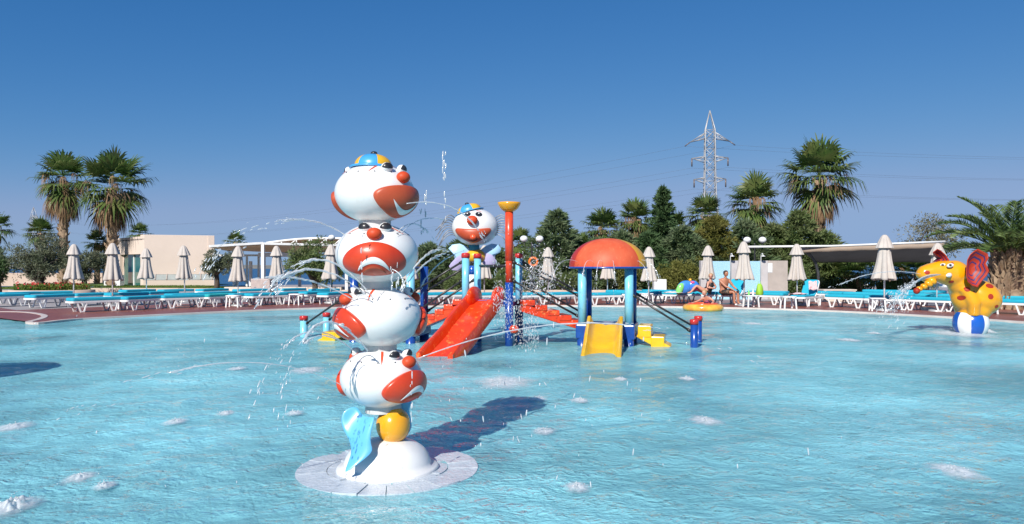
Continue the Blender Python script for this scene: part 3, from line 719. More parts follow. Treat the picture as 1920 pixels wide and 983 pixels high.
# low right platform
FL = Vector((1.433, 15.25, 0)); FR = FL + u * .95; BL = FL + v * .8; BR = FR + v * .8; LZ = .43
platform(FL, FR, BR, BL, LZ, .30, out=.16)
for p, mat in ((FL, 'post_light_blue'), (FR, 'post_light_blue'), (BL, 'post_dark_blue'), (BR, 'post_dark_blue')): post(p, LZ - .02, 1.60, .088, mat, None, LZ - .25)
dc = (FL + BR) / 2; dome(dc, 1.585, .80, .60)
slide((FL + FR) / 2 + UZ * (LZ + .02) - v * .04, Vector((1.575, 13.25, -.12)), .66, 'yellow_plastic', .13, .1, 'short yellow slide dipping into the pool')
steps((D + C_) / 2 + u * .12 + UZ * PZ, (FL + BL) / 2 - u * .12 + UZ * .50, .74, 5, 'orange_plastic')
for a, b in ((D, FL), (C_, BL)):
    for z0, z1 in ((1.70, 1.0), (1.32, .58)): rail(a + UZ * z0 + u * .07, b + UZ * z1 - u * .07)
q1 = Vector((3.60, 14.75, 0)); q2 = Vector((3.93, 15.75, 0))
steps((FR + BR) / 2 + u * .17 + UZ * (LZ - .02), (FR + BR) / 2 + u * .95 + UZ * -.02, .66, 3, 'yellow_plastic')
for a, b in ((FR, q1), (BR, q2)):
    post(b, FLOOR, .48, .075, 'post_dark_blue', 'cap_red'); rail(a + UZ * 1.03 + u * .07, b + UZ * .32 - u * .07)
# low left platform, mostly behind the clown tower
GL = Vector((-3.36, 15.9, 0)); GR = GL + u * 1.28; HL = GL + v * .8; HR = GR + v * .8
platform(GL, GR, HR, HL, LZ, .30, out=.16)
for p, mat in ((GL, 'post_dark_blue'), (GR, 'post_light_blue'), (HL, 'post_dark_blue'), (HR, 'post_dark_blue')): post(p, LZ - .02, 1.60, .088, mat, None, LZ - .25)
dome((GL + HR) / 2, 1.585, .66, .5)
steps((A + B) / 2 - u * .12 + UZ * PZ, (GR + HR) / 2 + u * .12 + UZ * .50, .74, 5, 'orange_plastic')
for a, b in ((A, GR), (B, HR)):
    for z0, z1 in ((1.70, 1.08), (1.32, .62)): rail(a + UZ * z0 - u * .07, b + UZ * z1 + u * .07)
q3 = Vector((-4.74, 17.0, 0)); q4 = Vector((-4.52, 18.2, 0))
steps((GL + HL) / 2 - u * .17 + UZ * (LZ - .02), (GL + HL) / 2 - u * 1.1 + UZ * -.03, .70, 3, 'yellow_plastic')
for a, b in ((GL, q3), (HL, q4)):
    post(b, FLOOR, .40, .085, 'post_light_blue', 'cap_red'); rail(a + UZ * 1.05 - u * .07, b + UZ * .30 + u * .06)
# railing across the back of the high platform
rail(B + UZ * 1.60, C_ + UZ * 1.60); rail(B + UZ * 1.62 + v * .02, D + UZ * 1.62)
# dome jets
for k, (x0, x1, x2) in enumerate(((1083, 1058, 1030), (1112, 1102, 1092), (1130, 1124, 1118), (1146, 1149, 1153), (1168, 1195, 1216), (1178, 1210, 1240))):
    yb = 15.0 - .25 * math.sin(k); jet(play, [(x0, 491, yb), (x1, 489, yb - .25), (x2, 560, yb - .5)], .006, .8, 20, .05, seed=60 + k)
q = random.Random(9); mb = MB()
for i in range(1100):
    x = q.gauss(1010, 24); y = q.gauss(520, 26); Y = q.uniform(14.5, 16.5); p = px(x, y, Y)
    if p.z > .4: s_ = q.uniform(.002, .008); mb.ell(p, (s_, s_, s_ * 2.5), 6, 4, M=Matrix.Rotation(q.gauss(0, .5), 4, 'Y'))
for i in range(900):
    x = q.uniform(925, 1010); p = px(x, 560 + (x - 925) * .9 + q.gauss(0, 28), q.uniform(13.8, 15))
    if p.z > .02: s_ = q.uniform(.002, .006); mb.ell(p, (s_, s_, s_ * 4), 6, 4, M=Matrix.Rotation(q.gauss(0, .5), 4, 'Y'))
pbuild(mb, 'splash', 'drop_water')['kind'] = 'stuff'

# ------------------------------------------------------------------ far clown behind the platform
CY = 16.9; KC = F / CY
cb = Vector(((886 - 960) / KC, CY, 0))
cl = thing('clown_statue', cb, 'grinning white clown statue with wire hair and winged collar behind the orange slide', 'statue')
def cpt(x, y, dy=0): return Vector(((x - 960) / KC, CY + dy, CH - (y - HY) / KC)) - cb
hc = cpt(891, 426); ha, hb = .525, .42
hd = head_mesh(hc, ha, hb, .2).build('head', 'white_paint', cl)
mz = Muzzle(ha, hb, 50, 23, -21, 22, .03, .07)
rotz_mb(mz.patch(MB()), R(-4), hc).build('muzzle', 'clown_rust', hd)
mo = MB(); mz.stroke(mo, .28, -.30, .30, .05, .008, th2=.16); rotz_mb(mo, R(-4), hc).build('mouth', 'black_paint', hd)
tg = MB(); tg.ell(surf(ha, hb, R(2), R(-27), .11), (.075, .05, .06), 14, 10); rotz_mb(tg, R(-4), hc).build('tongue', 'float_red', hd)
p = surf(ha, hb, 0, R(14), .06); rotz_mb(MB().ell(p, (.125, .11, .105), 24, 14), R(-4), hc).build('nose', 'nose_red', hd)
for sx in (-1, 1):
    e = MB(); ey = Muzzle(ha, hb, 8.5, 7, 42, 0, .006, .01)
    n = 24
    for rr, zz in ((1, 0),):
        vs = [surf(ha, hb, R(18 * sx) + R(11) * r * math.cos(2 * PI * j / n), R(39) + R(9.5) * r * math.sin(2 * PI * j / n), .004 + .012 * (1 - r)) for r in (.02, .5, 1) for j in range(n)]
        e.add(vs, [(i * n + j, (i + 1) * n + j, (i + 1) * n + (j + 1) % n, i * n + (j + 1) % n) for i in range(2) for j in range(n)])
    eo = rotz_mb(e, R(-4), hc).build('eye', 'black_paint', hd)
    rotz_mb(MB().ell(surf(ha, hb, R(18 * sx), R(40), .016), (.018, .007, .016), 8, 6), R(-4), hc).build('eye_dot', 'white_paint', hd)  # white dot on the black eye
    bm = MB(); brow(bm, ha, hb, [(8 * sx, 52), (16 * sx, 56), (25 * sx, 54), (33 * sx, 47)], [.6, 1.8, 1.8, .4]); rotz_mb(bm, R(-4), hc).build('eyebrow', 'nose_red', hd)
cap_parts(cl, cpt(880, 397), .28, .17, (R(-6), R(-16)), .33, rot=R(10))
q = random.Random(4)
for sx in (-1, 1):
    for k in range(9):
        la = R(28 - 7 * k); p0 = surf(ha, hb, R(80 * sx), la, -.01) + hc
        dx = sx * (.30 + .1 * q.random()); dz = -.12 - .02 * k + .1 * q.random()
        path = [p0 + Vector((dx * t, -.05 * t, .10 * math.sin(PI * min(1, t * 1.1)) * (1 - .07 * k) + dz * t * t * 1.4)) for t in [i / 8 for i in range(9)]]
        MB().tube(path, [.011] * 8 + [.006], 6).build('hair_strand', 'strand', hd)
MB().tube([cpt(889, 455), cpt(889, 476)], .12, 20).build('neck', 'teal', cl)
MB().ell(cpt(892, 481), (.24, .22, .17), 24, 14).build('body', 'cap_yellow', cl)
MB().ell(cpt(897, 484, -.2), (.11, .06, .06), 14, 8).build('bow_tie', 'cap_red', cl)
def wing(pts, mats, name):
    n = len(pts); vs = [cpt(x, y, -.05) for x, y in pts] + [cpt(x, y, .04) for x, y in pts]; mb = MB()
    cx = sum(p[0] for p in pts) / n; cy = sum(p[1] for p in pts) / n
    a = cpt(cx, cy, -.14); b_ = cpt(cx, cy, .06)
    vs += [a, b_]; mb.add(vs, [(j, (j + 1) % n, 2 * n) for j in range(n)] + [(n + (j + 1) % n, n + j, 2 * n + 1) for j in range(n)] + [(j, n + j, n + (j + 1) % n, (j + 1) % n) for j in range(n)])
    for j in range(len(mb.m)): mb.m[j] = 0 if (j % n) < n * .5 else 1
    return mb.build(name, mats, cl, bevel=.01)
wing([(882, 468), (874, 462), (862, 457), (848, 459), (841, 466), (846, 472), (852, 478), (853, 488), (846, 493), (842, 500), (848, 507), (858, 508), (868, 500), (878, 492)], ['pale_blue', 'lilac'], 'collar_wing')
wing([(900, 470), (910, 462), (922, 457), (934, 459), (940, 467), (937, 474), (929, 478), (928, 485), (932, 490), (926, 498), (914, 503), (905, 494)], ['pale_blue', 'lilac'], 'collar_wing')
for (z0, z1, mat) in ((FLOOR, .55, 'post_dark_blue'), (.55, 1.0, 'ball_blue'), (1.0, 1.42, 'white_paint'), (1.42, 1.62, 'ball_blue')):
    MB().tube([Vector((0, 0, z0)), Vector((0, 0, z1))], .13, 20).build('column', mat, cl)

# ------------------------------------------------------------------ elephant fountain
EY = 17.9; KE = F / EY
eb = Vector(((1820 - 960) / KE, EY, 0))
el = thing('elephant_fountain', eb, 'yellow red-spotted elephant spouting water on a blue and white ball', 'fountain')
def ep(x, y, dy=0): return Vector(((x - 1820) / KE, dy, CH - (y - HY) / KE))
bc = ep(1820, 606); br_ = .39
mb = MB(); mb.lathe([(max(.002, br_ * math.cos(R(t))), br_ * math.sin(R(t))) for t in range(-90, 91, 6)], 48, c=bc, mf=lambda t, i: int((t + .5) / (PI / 4)) % 2); mb.build('ball', ['ball_blue', 'white_paint'], el)
def organic(name, shapes, mat, parent, vox=.03, it=6):
    mb = MB()
    for s_ in shapes:
        if s_[0] == 'e': mb.ell(s_[1], s_[2], 24, 16, M=s_[3] if len(s_) > 3 else None)
        else: mb.tube(s_[1], s_[2], 16)
    o = mb.build(name, mat, parent)
    r = o.modifiers.new('fuse', 'REMESH'); r.mode = 'VOXEL'; r.voxel_size = vox; r.use_smooth_shade = True
    k = o.modifiers.new('soft', 'SMOOTH'); k.factor = .6; k.iterations = it
    dg = bpy.context.evaluated_depsgraph_get(); dg.update(); ev = o.evaluated_get(dg); me = bpy.data.meshes.new_from_object(ev)
    o.modifiers.clear(); old = o.data; o.data = me; me.name = name; bpy.data.meshes.remove(old)
    if not me.materials: me.materials.append(MATS[mat])
    return o
RY = lambda d: Matrix.Rotation(R(d), 4, 'Y')
body = organic('body', [
    ('e', ep(1836, 558), (.50, .44, .42), RY(22)), ('e', ep(1828, 580), (.36, .36, .30)), ('e', ep(1815, 553), (.36, .36, .42), RY(35)),
    ('e', ep(1800, 532), (.28, .30, .36), RY(-25)), ('e', ep(1788, 513), (.34, .33, .32)), ('e', ep(1776, 506), (.26, .27, .22)),
    ('t', [ep(1778, 512), ep(1757, 509), ep(1740, 511), ep(1727, 514)], [.31, .25, .205, .17]), ('e', ep(1730, 514), (.15, .17, .145)),
    ('e', ep(1740, 523), (.16, .15, .09)), ('t', [ep(1800, 540, -.2), ep(1812, 568, -.30), ep(1814, 590, -.24)], [.17, .15, .13]), ('t', [ep(1800, 540, .2), ep(1812, 568, .30), ep(1814, 590, .24)], [.17, .15, .13]),
    ('e', ep(1822, 588), (.33, .33, .12)), ('t', [ep(1862, 556), ep(1870, 548), ep(1874, 543)], [.12, .08, .05])], 'elephant_yellow', el, .028, 5)
tr = MB(); pts = [ep(1742, 527, -.12), ep(1733, 532, -.18), ep(1722, 537, -.24), ep(1712, 541, -.28)]
tk = MB()
for i, p in enumerate(pts): tk.ell(p, (.11 - .012 * i, .10 - .01 * i, .085 - .01 * i), 18, 12, M=RY(28))
tko = tk.build('trunk', 'elephant_yellow', el); MB().ell(ep(1706, 545, -.30), (.075, .08, .075), 16, 10).build('trunk_tip', 'elephant_red', tko)
bvh = BVHTree.FromPolygons([tuple(q_.co) for q_ in body.data.vertices], [tuple(f.vertices) for f in body.data.polygons])
for (x, y, rx, ry) in ((1840, 536, 8, 4), (1836, 555, 5, 5), (1850, 573, 4, 3), (1797, 542, 4.5, 4), (1792, 558, 4, 4.5), (1808, 546, 2, 1.7), (1774, 528, 4, 2.5), (1731, 511, 4.5, 3.5), (1750, 530, 4.5, 3), (1777, 494, 2, 1.6)):
    n = 20; vs = []; ok = True
    for r in (.02, .55, 1.0):
        for j in range(n):
            t = 2 * PI * j / n; o_ = ep(x + rx * r * math.cos(t), y + ry * r * math.sin(t), -3); hit = bvh.ray_cast(o_, Vector((0, 1, 0)))
            if hit[0] is None: ok = False; break
            vs.append(hit[0] + hit[1] * .006)
        if not ok: break
    if ok: MB().add(vs, [(i * n + j, (i + 1) * n + j, (i + 1) * n + (j + 1) % n, i * n + (j + 1) % n) for i in range(2) for j in range(n)] + [tuple(range(n))]).build('spot', 'elephant_red', el)
for (dy, w) in ((-.30, 1), (-.16, .8)):
    x = 1768 if dy == -.30 else 1760
    e = MB().ell(ep(x, 498, dy), (.085, .05, .05), 16, 10, M=RY(-12)).build('eye', 'white_paint', el); MB().ell(ep(x - 1.5, 497.5, dy - .035), (.035, .025, .03), 10, 8).build('pupil', 'black_paint', e)
MB().tube([ep(1769, 515, -.27), ep(1763, 516, -.36), ep(1757, 516, -.42)], [.05, .055, .03], 12).build('tusk', 'white_paint', el)
def ear(out, dy, name, root):
    """cupped ear: rows run from its rim inwards; the bands are blue and red paint"""
    n = len(out); cx, cy = root; rr = [1.0, .93, .86, .80, .72, .66, .57, .5, .4, .33, .2, .02]; vs = []; th = .03
    for s_ in (0, 1):
        for r in rr:
            for (x, y) in out:
                p = ep(cx + (x - cx) * r, cy + (y - cy) * r, dy + .20 * (1 - r * r) * (1 if s_ == 0 else 1)); p.y += s_ * th; vs.append(p)
    k = len(rr) * n; fs = []; ms = []
    for s_ in (0, 1):
        for i in range(len(rr) - 1):
            for j in range(n):
                q_ = (s_ * k + i * n + j, s_ * k + i * n + (j + 1) % n, s_ * k + (i + 1) * n + (j + 1) % n, s_ * k + (i + 1) * n + j); fs.append(q_); ms.append(1 if (s_ == 0 and i in (2, 5, 8)) else 0)
    for j in range(n): fs.append((j, k + j, k + (j + 1) % n, (j + 1) % n)); ms.append(0)
    mb = MB(); mb.add(vs, fs); mb.m = ms; return mb.build(name, ['elephant_red', 'ear_blue'], el)
ear([(1787, 500), (1788, 488), (1793, 478), (1800, 472), (1807, 468), (1814, 472), (1824, 477), (1826, 484), (1821, 494), (1827, 508), (1822, 517), (1814, 526), (1806, 538), (1797, 535), (1789, 528), (1786, 515)], -.56, 'ear', (1803, 505))
ear([(1748, 473), (1756, 467), (1762, 470), (1771, 478), (1778, 488), (1772, 496), (1762, 500), (1750, 503), (1748, 494), (1760, 488), (1766, 484), (1756, 480)], -.05, 'ear', (1764, 485))
jet(el, [(1726, 514, 17.7), (1620, 517, 16.5), (1530, 560, 15.5)], .011, .8, 20, .05, seed=80)
for k in range(5): jet(el, [(1764, 515, 17.4), (1700 + k * 2, 540 - k, 16.9), (1655 + k * 5, 588 + k, 16.3 + .1 * k)], .012, .6, 40, .12, seed=81 + k)
for k in range(3): jet(el, [(1775, 480, 18), (1765, 470, 18.2), (1752 + 4 * k, 490, 18.4)], .006, .6, 10, .05, seed=90 + k)
#SECTION3
# foam where the underwater jets break the surface
def foam(x, y, w, h, label, seed, hole=None):
    Y = gy(y, 0); X = gx(x, Y); q = random.Random(seed); k = Y / F; rx = w * k / 2; ry = rx * 1.6; hz = h * k
    n, m_ = 56, 16; hz *= .45; vs = [(0, 0, hz)]; th = [1.0]
    for i in range(1, m_ + 1):
        r = i / m_
        for j in range(n):
            t = 2 * PI * j / n; f = r * (1 + .25 * noise.noise(Vector((math.cos(t) * 2, math.sin(t) * 2, seed))))
            z = .012 + hz * max(0, (1 - r) ** 1.7) * (1 + .7 * noise.noise(Vector((math.cos(t) * r * 4, math.sin(t) * r * 4, seed * 3.1))) + .7 * noise.noise(Vector((math.cos(t) * r * 13, math.sin(t) * r * 13, seed * 1.7))))
            vs.append((rx * f * math.cos(t), ry * f * math.sin(t), z)); th.append(min(1, 1.7 * max(0, 1 - r)) ** 1.2)
    fs = [(0, 1 + j, 1 + (j + 1) % n) for j in range(n)] + [(1 + i * n + j, 1 + (i + 1) * n + j, 1 + (i + 1) * n + (j + 1) % n, 1 + i * n + (j + 1) % n) for i in range(m_ - 1) for j in range(n)]
    o0 = len(vs); mb = MB(); mb.add(vs, fs)
    for i in range(16):
        r = abs(q.gauss(0, .45)); t = q.uniform(0, 2 * PI); s_ = q.uniform(.0025, .006) * (Y / 8) ** .5; b0 = len(mb.v)
        mb.ell((rx * r * math.cos(t), ry * r * math.sin(t), .02 + hz * q.random() * 1.6 * max(0, 1 - r)), s_, 6, 4); th += [.9] * (len(mb.v) - b0)
    o = mb.build('bubbling_jet', 'foam'); o.location = (X, Y, 0)
    at = o.data.attributes.new('thick', 'FLOAT', 'POINT'); at.data.foreach_set('value', th)
    tag(o, label, 'foam', 'underwater jets breaking the surface', kind='stuff'); return o
FO = [(25, 803, 75, 11, 'white foam mound at the pool\'s outer edge by the dark shadow'), (328, 793, 48, 9, 'small foam mound left of the stacked clown heads'), (424, 777, 40, 8, 'low foam patch between two others left of the fountain'),
      (551, 777, 40, 7, 'foam patch just left of the lowest clown head'), (443, 693, 40, 5, 'thin foam patch far left of the lowest clown head'), (575, 696, 75, 6, 'wide thin foam streak beside the lowest clown head'),
      (150, 898, 60, 14, 'rough splash of foam in the near water, upper of a pair'), (196, 914, 46, 14, 'rough splash of foam in the near water, lower of a pair'), (25, 955, 95, 42, 'tall ragged splash in the nearest corner of the pool'),
      (945, 718, 130, 8, 'long foam streak in front of the orange slide'), (1008, 750, 42, 7, 'foam patch in front of the playground, left of two'), (1087, 753, 42, 8, 'foam patch in front of the playground, right of two'),
      (1163, 713, 34, 8, 'small foam mound in front of the yellow slide'), (1288, 712, 40, 8, 'small foam mound right of the yellow slide'), (1322, 791, 70, 8, 'wide low foam patch in open water right of the middle'),
      (1020, 811, 50, 9, 'foam mound in the middle of the pool near the shadow'), (1082, 917, 56, 13, 'nearest foam mound in the middle of the pool'), (1790, 886, 95, 12, 'broad foam mound in the near right part of the pool'),
      (1413, 608, 40, 4, 'faint foam patch below the deck edge near the swimmer'), (1592, 639, 50, 6, 'foam streak between the playground and the elephant'), (1640, 626, 30, 4, 'small foam streak under the elephant\'s spout'),
      (1848, 624, 44, 15, 'splash bubbling against the elephant\'s ball'), (1800, 627, 120, 3, 'flat ring of foam round the elephant\'s ball')]
for i, (x, y, w, h, lb) in enumerate(FO): foam(x, y, w, h, lb, 100 + i)

# ------------------------------------------------------------------ loungers, umbrellas, deck furniture
DZ = .041
def seat_outline(l, w, n=8):
    pts = []
    for cx, cy, a0 in ((l - .12, w - .12, 0), (-l + .12, w - .12, 90), (-l + .12, -w + .12, 180), (l - .12, -w + .12, 270)):
        pts += [(cx + .12 * math.cos(R(a0 + 90 * i / n)), cy + .12 * math.sin(R(a0 + 90 * i / n))) for i in range(n + 1)]
    return pts
def slab(pts, z0, z1, M=None, bow=0):
    n = len(pts); mb = MB()
    zz = lambda x: bow * (1 - (x / .95) ** 2)
    vs = [(x, y, z0) for x, y in pts] + [(x, y, z1 + zz(x)) for x, y in pts]
    mb.add(vs, [tuple(reversed(range(n))), tuple(range(n, 2 * n))] + [(j, (j + 1) % n, n + (j + 1) % n, n + j) for j in range(n)], 0, False, M)
    return mb
def lounger_proto(raised, cush='cushion'):
    t = thing('sun_lounger', (0, 0, 0), 'x', 'sun lounger', 'white sun loungers round the pool')
    sh = .36
    mb = MB(); L2, W2 = .95, .34
    o2 = seat_outline(L2, W2); inn = seat_outline(L2 - .06, W2 - .06); n = len(o2)
    vs = [(x, y, z) for z in (sh - .05, sh + .02) for x, y in o2] + [(x, y, z) for z in (sh - .05, sh + .02) for x, y in inn]
    fs = [(j, (j + 1) % n, n + (j + 1) % n, n + j) for j in range(n)] + [(2 * n + (j + 1) % n, 2 * n + j, 3 * n + j, 3 * n + (j + 1) % n) for j in range(n)]
    fs += [(n + j, n + (j + 1) % n, 3 * n + (j + 1) % n, 3 * n + j) for j in range(n)] + [((j + 1) % n, j, 2 * n + j, 2 * n + (j + 1) % n) for j in range(n)]
    mb.add(vs, fs, 0, False)
    for i in range(11): mb.box((-.80 + .16 * i, 0, sh - .02), (.07, W2 * 1.9, .025))
    fr = mb.build('frame', 'white_plastic', t, bevel=.008)
    for sx in (-1, 1):
        for sy in (-1, 1):
            # each leg is a V of two slanting straps that meet in a narrow foot
            x0 = sx * .56; lg = MB()
            for (a, b) in ((-.17, -.055), (.17, .055)):
                lg.bar((x0 + a, sy * (W2 - .035), sh - .03), (x0 + b, sy * (W2 - .01), .02), .05, .055, up=(0, 1, 0))
            lg.box((x0, sy * (W2 - .01), .02), (.15, .055, .04)); lg.build('leg', 'white_plastic', t, bevel=.006)
    if not raised:
        slab(seat_outline(L2 - .02, W2 - .02), sh + .025, sh + .125, bow=.035).build('cushion', cush, t, bevel=.03)
    else:
        a = [(x, y) for x, y in seat_outline(.58, W2 - .02)]
        slab(a, sh + .025, sh + .085, Matrix.Translation((-.36, 0, 0))).build('cushion', cush, t, bevel=.02)
        M = Matrix.Translation((.22, 0, sh + .03)) @ Matrix.Rotation(R(-58), 4, 'Y') @ Matrix.Translation((.36, 0, 0))
        bk = slab(seat_outline(.36, W2 - .02), .02, .08, M).build('backrest', cush, t, bevel=.02)
        slab(seat_outline(.38, W2), -.03, .015, M).build('back_frame', 'white_plastic', bk, bevel=.008)
    return t
P_flat = lounger_proto(False); P_green = lounger_proto(False, 'cushion_green'); P_up = lounger_proto(True)
used = set()
def ordw(i): return ['first', 'second', 'third', 'fourth', 'fifth', 'sixth', 'seventh', 'eighth', 'ninth', 'tenth', 'eleventh', 'twelfth', 'thirteenth', 'fourteenth', 'fifteenth', 'sixteenth'][i]
def lounger(x, Y, rz, label, proto=None):
    proto = proto or P_flat
    o = proto if proto.name not in used else dup(proto); used.add(proto.name)
    o.location = (gx(x, Y), Y, DZ if Y < 32 else .03); s_ = rnd.uniform(.88, .95); o.scale = (s_, s_, 1); o.rotation_euler = (0, 0, R((60 if x < 700 else -42 if x > 1150 else 30) + rz * .8)); o['label'] = label
    return o
# front rows, given by where the feet stand in the photograph
for i, (x, y, rz) in enumerate([(8, 577.5, 4), (95, 579, 10), (178, 587, -12), (264, 583.5, 8), (342, 580, -14), (412, 577, 6), (500, 575, -10), (590, 570.5, 5)]):
    lounger(x, gy(y - 3, DZ), rz, f'turquoise cushioned lounger by the left water edge, {ordw(i)} from the picture\'s left border', P_green if i == 5 else None)
for i, (x, Y, rz) in enumerate([(38, 31.5, 5), (98, 32.6, -8), (172, 30.2, 6), (238, 30.6, -6), (300, 32.6, 10), (352, 30.0, -8), (408, 32, 4), (462, 30.2, -6), (526, 31.0, 8), (575, 32.6, -5), (628, 31.2, 6)]):
    lounger(x, Y, rz, f'lounger in the row behind the left front loungers, {ordw(i)} from the left border')
for i, (x, Y, rz) in enumerate([(258, 35.2, 6), (330, 35.6, -5), (398, 36.4, 5), (470, 36, -6), (545, 37, 5), (608, 36.2, -4)]):
    lounger(x, Y, rz, f'lounger in the hindmost row before the beige building, {ordw(i)} from the left')
for i, (x, Y, rz) in enumerate([(800, 30.6, 6), (862, 31.4, -5), (925, 30.8, 5), (990, 30.6, -6), (1056, 31.2, 5), (1128, 30.6, -5)]):
    lounger(x, Y, rz, f'lounger seen behind the water playground, {ordw(i)} from the clown tower')
for i, (x, y, rz, pr) in enumerate([(1192, 570.5, 8, None), (1252, 571, -8, None), (1312, 571.5, 5, None), (1374, 572.5, 115, 'up'), (1436, 574, -4, None), (1512, 577, 108, 'up'), (1592, 580, -14, None), (1668, 583, 8, None), (1742, 586, -16, None), (1812, 588, 6, None), (1888, 592, -14, None)]):
    lb = {3: 'lounger with raised backrest beside the seated man', 5: 'lounger with steeply raised backrest and a towel over its top'}.get(i, f'lounger by the right water edge, {ordw(i)} counting from the mushroom dome')
    lounger(x, gy(y - 3, DZ), rz, lb, P_up if pr else None)
for i, (x, Y, rz) in enumerate([(1170, 34, 4), (1236, 34.6, -5), (1440, 33, 5), (1560, 32.5, -6), (1622, 31, 5), (1690, 30.6, -8), (1760, 29.4, 5), (1836, 28.4, -6), (1905, 27.2, 8), (1655, 34.6, -4), (1735, 33.8, 6), (1850, 32.2, 4)]):
    lounger(x, Y, rz, f'lounger in the rows behind the right front loungers, {ordw(i)} of them')
# side tables between the loungers
def table_proto():
    t = thing('side_table', (0, 0, 0), 'x', 'side table', 'white plastic side tables')
    slab(seat_outline(.26, .26), .42, .46).build('table_top', 'white_plastic', t, bevel=.008)
    for sx in (-1, 1):
        for sy in (-1, 1): MB().bar((sx * .19, sy * .19, .43), (sx * .22, sy * .22, 0), .05, .05).build('leg', 'white_plastic', t, bevel=.006)
    return t
tp0 = table_proto(); tb = [(148, 30.4, 'white side table behind the second left lounger'), (222, 27.5, 'white side table between left front loungers, near the second umbrella'), (438, 28.6, 'white side table near the fifth umbrella from the left'), (556, 30.2, 'white side table under the umbrella left of the clown tower'), (1212, 30.8, 'white side table behind the mushroom dome'), (1408, 28.6, 'white side table with bottles beside the seated man'), (1478, 27.6, 'white side table next to the towel lounger'), (1645, 26.2, 'white side table at the foot of the big right umbrella'), (1850, 24.6, 'white side table behind the elephant')]
for i, (x, Y, lb) in enumerate(tb):
    o = tp0 if i == 0 else dup(tp0); o.location = (gx(x, Y), Y, DZ); o.rotation_euler.z = R(rnd.uniform(-15, 15)); o['label'] = lb
def umbrella_proto(seed):
    q = random.Random(seed); t = thing('closed_umbrella', (0, 0, 0), 'x', 'umbrella', 'closed cream umbrellas round the pool')
    n = 72; ph = [q.uniform(0, 6.28) for _ in range(6)]; prof = []
    zs = [(1.02, .385), (1.06, .375), (1.2, .335), (1.4, .28), (1.6, .235), (1.8, .205), (1.95, .185), (2.1, .16), (2.25, .12)]
    def rf(t, i):
        d = .48 * (1 - i / 8.5); f = abs(math.sin(4 * t + .5 * math.sin(2 * t + ph[0]) + ph[1])) ** .8
        return 1 - d * (1 - f) + .09 * math.sin(t + ph[2]) * (1 - i / 9)
    mb = MB(); mb.lathe([(r, z) for z, r in zs], n, rf=rf)
    for k, p in enumerate(mb.v[:n]): mb.v[k] = (p[0], p[1], p[2] + .03 * math.sin(5 * k * 2 * PI / n + ph[3]) - .02 * q.random())
    cp = mb.build('canopy', 'umbrella_cloth', t, solid=.006)
    vt = MB(); vt.lathe([(.285, 2.02), (.275, 2.035), (.225, 2.16), (.165, 2.29), (.11, 2.39), (.06, 2.445), (.002, 2.46)], 64, rf=lambda t, i: 1 - (.17 if i < 4 else .08) * (1 - abs(math.sin(4 * t + ph[4])) ** .7)); vt.build('vent_cap', 'umbrella_cloth', t, solid=.006)
    MB().tube([(0, 0, 2.0), (0, 0, 2.06)], .135, 20).build('tie_strap', 'dark_metal', cp)
    MB().tube([(0, 0, .3), (0, 0, 2.2)], .026, 12).build('pole', 'pole_white', t); MB().tube([(0, 0, .03), (0, 0, .36)], .036, 12).build('base_sleeve', 'steel', t)
    mb = MB(); mb.lathe([(.27, 0), (.27, .04), (.24, .06), (.04, .065)], 24); mb.build('base', 'steel', t)
    return t
UP = [umbrella_proto(1), umbrella_proto(2), umbrella_proto(3)]
UM = [(138, 31.5, 'leftmost closed umbrella, standing before the olive tree'), (211, 29.4, 'closed umbrella in front of the second palm trunk'), (275, 35.5, 'closed umbrella before the building\'s green door'), (347, 33.4, 'closed umbrella before the blank beige building wall'), (446, 29.6, 'closed umbrella in front of the small olive tree by the pergola'), (521, 33, 'closed umbrella between the pergola and the large bush'), (620, 31.8, 'closed umbrella half hidden by the forward-facing clown head'),
      (1028, 33.6, 'closed umbrella behind the stair right of the red post'), (1139, 34.5, 'closed umbrella seen under the mushroom dome'), (1216, 30.4, 'closed umbrella just right of the mushroom dome'), (1326, 32.6, 'closed umbrella behind the reclining woman'), (1396, 29.6, 'closed umbrella in front of the blue shower wall'), (1495, 30.0, 'closed umbrella between shower wall and grey awning'), (1658, 26.4, 'large closed umbrella before the grey awning'), (1756, 26.0, 'closed umbrella partly behind the elephant\'s ears'), (770, 33.5, 'closed umbrella half hidden right of the clown heads'), (908, 33.5, 'closed umbrella seen between posts of the playground')]
for i, (x, Y, lb) in enumerate(UM):
    k = i % 3; o = UP[k] if i < 3 else dup(UP[k]); o.location = (gx(x, Y), Y, DZ if Y < 33 else .026); o.rotation_euler.z = rnd.uniform(0, 6); o['label'] = lb
    o.rotation_euler.x = rnd.gauss(0, .012); s_ = rnd.uniform(.96, 1.03) * (1.07 if x in (1396, 1658) else 1); o.scale = (s_, s_, s_)

# lamp posts with globes
def lamp(x, Y, topy, label, two=True, ring=False):
    p = Vector((gx(x, Y), Y, .02)); t = thing('lamp_post', p, label, 'lamp post', 'globe lamp posts'); zt = CH - (topy - HY) / F * Y - .05
    MB().lathe([(.11, 0), (.11, .08), (.06, .14), (.045, .5), (.04, zt - .02), (.06, zt), (.002, zt + .06)], 14).build('pole', 'dark_metal', t)
    for sx in ((-1, 1) if two else (0,)):
        a = MB(); e = Vector((sx * .40, -.02, zt + .02))
        if two: a.tube([Vector((0, 0, zt - .18)), Vector((sx * .2, 0, zt - .22)), Vector((sx * .36, 0, zt - .14)), e], .02, 8)
        a.lathe([(.03, 0), (.085, .02), (.085, .05)], 14, c=e); ao = a.build('arm', 'dark_metal', t)
        MB().ell(e + Vector((0, 0, .20)), (.20, .20, .165), 24, 16).build('globe', 'globe_white', ao)
    return t
lamp(997, 38, 455, 'twin globe lamp post with a life ring, behind the playground'); lamp(1415, 39, 457, 'twin globe lamp post behind the shower wall'); lamp(622, 43, 452, 'globe lamp above the large bush left of the clown heads', False)
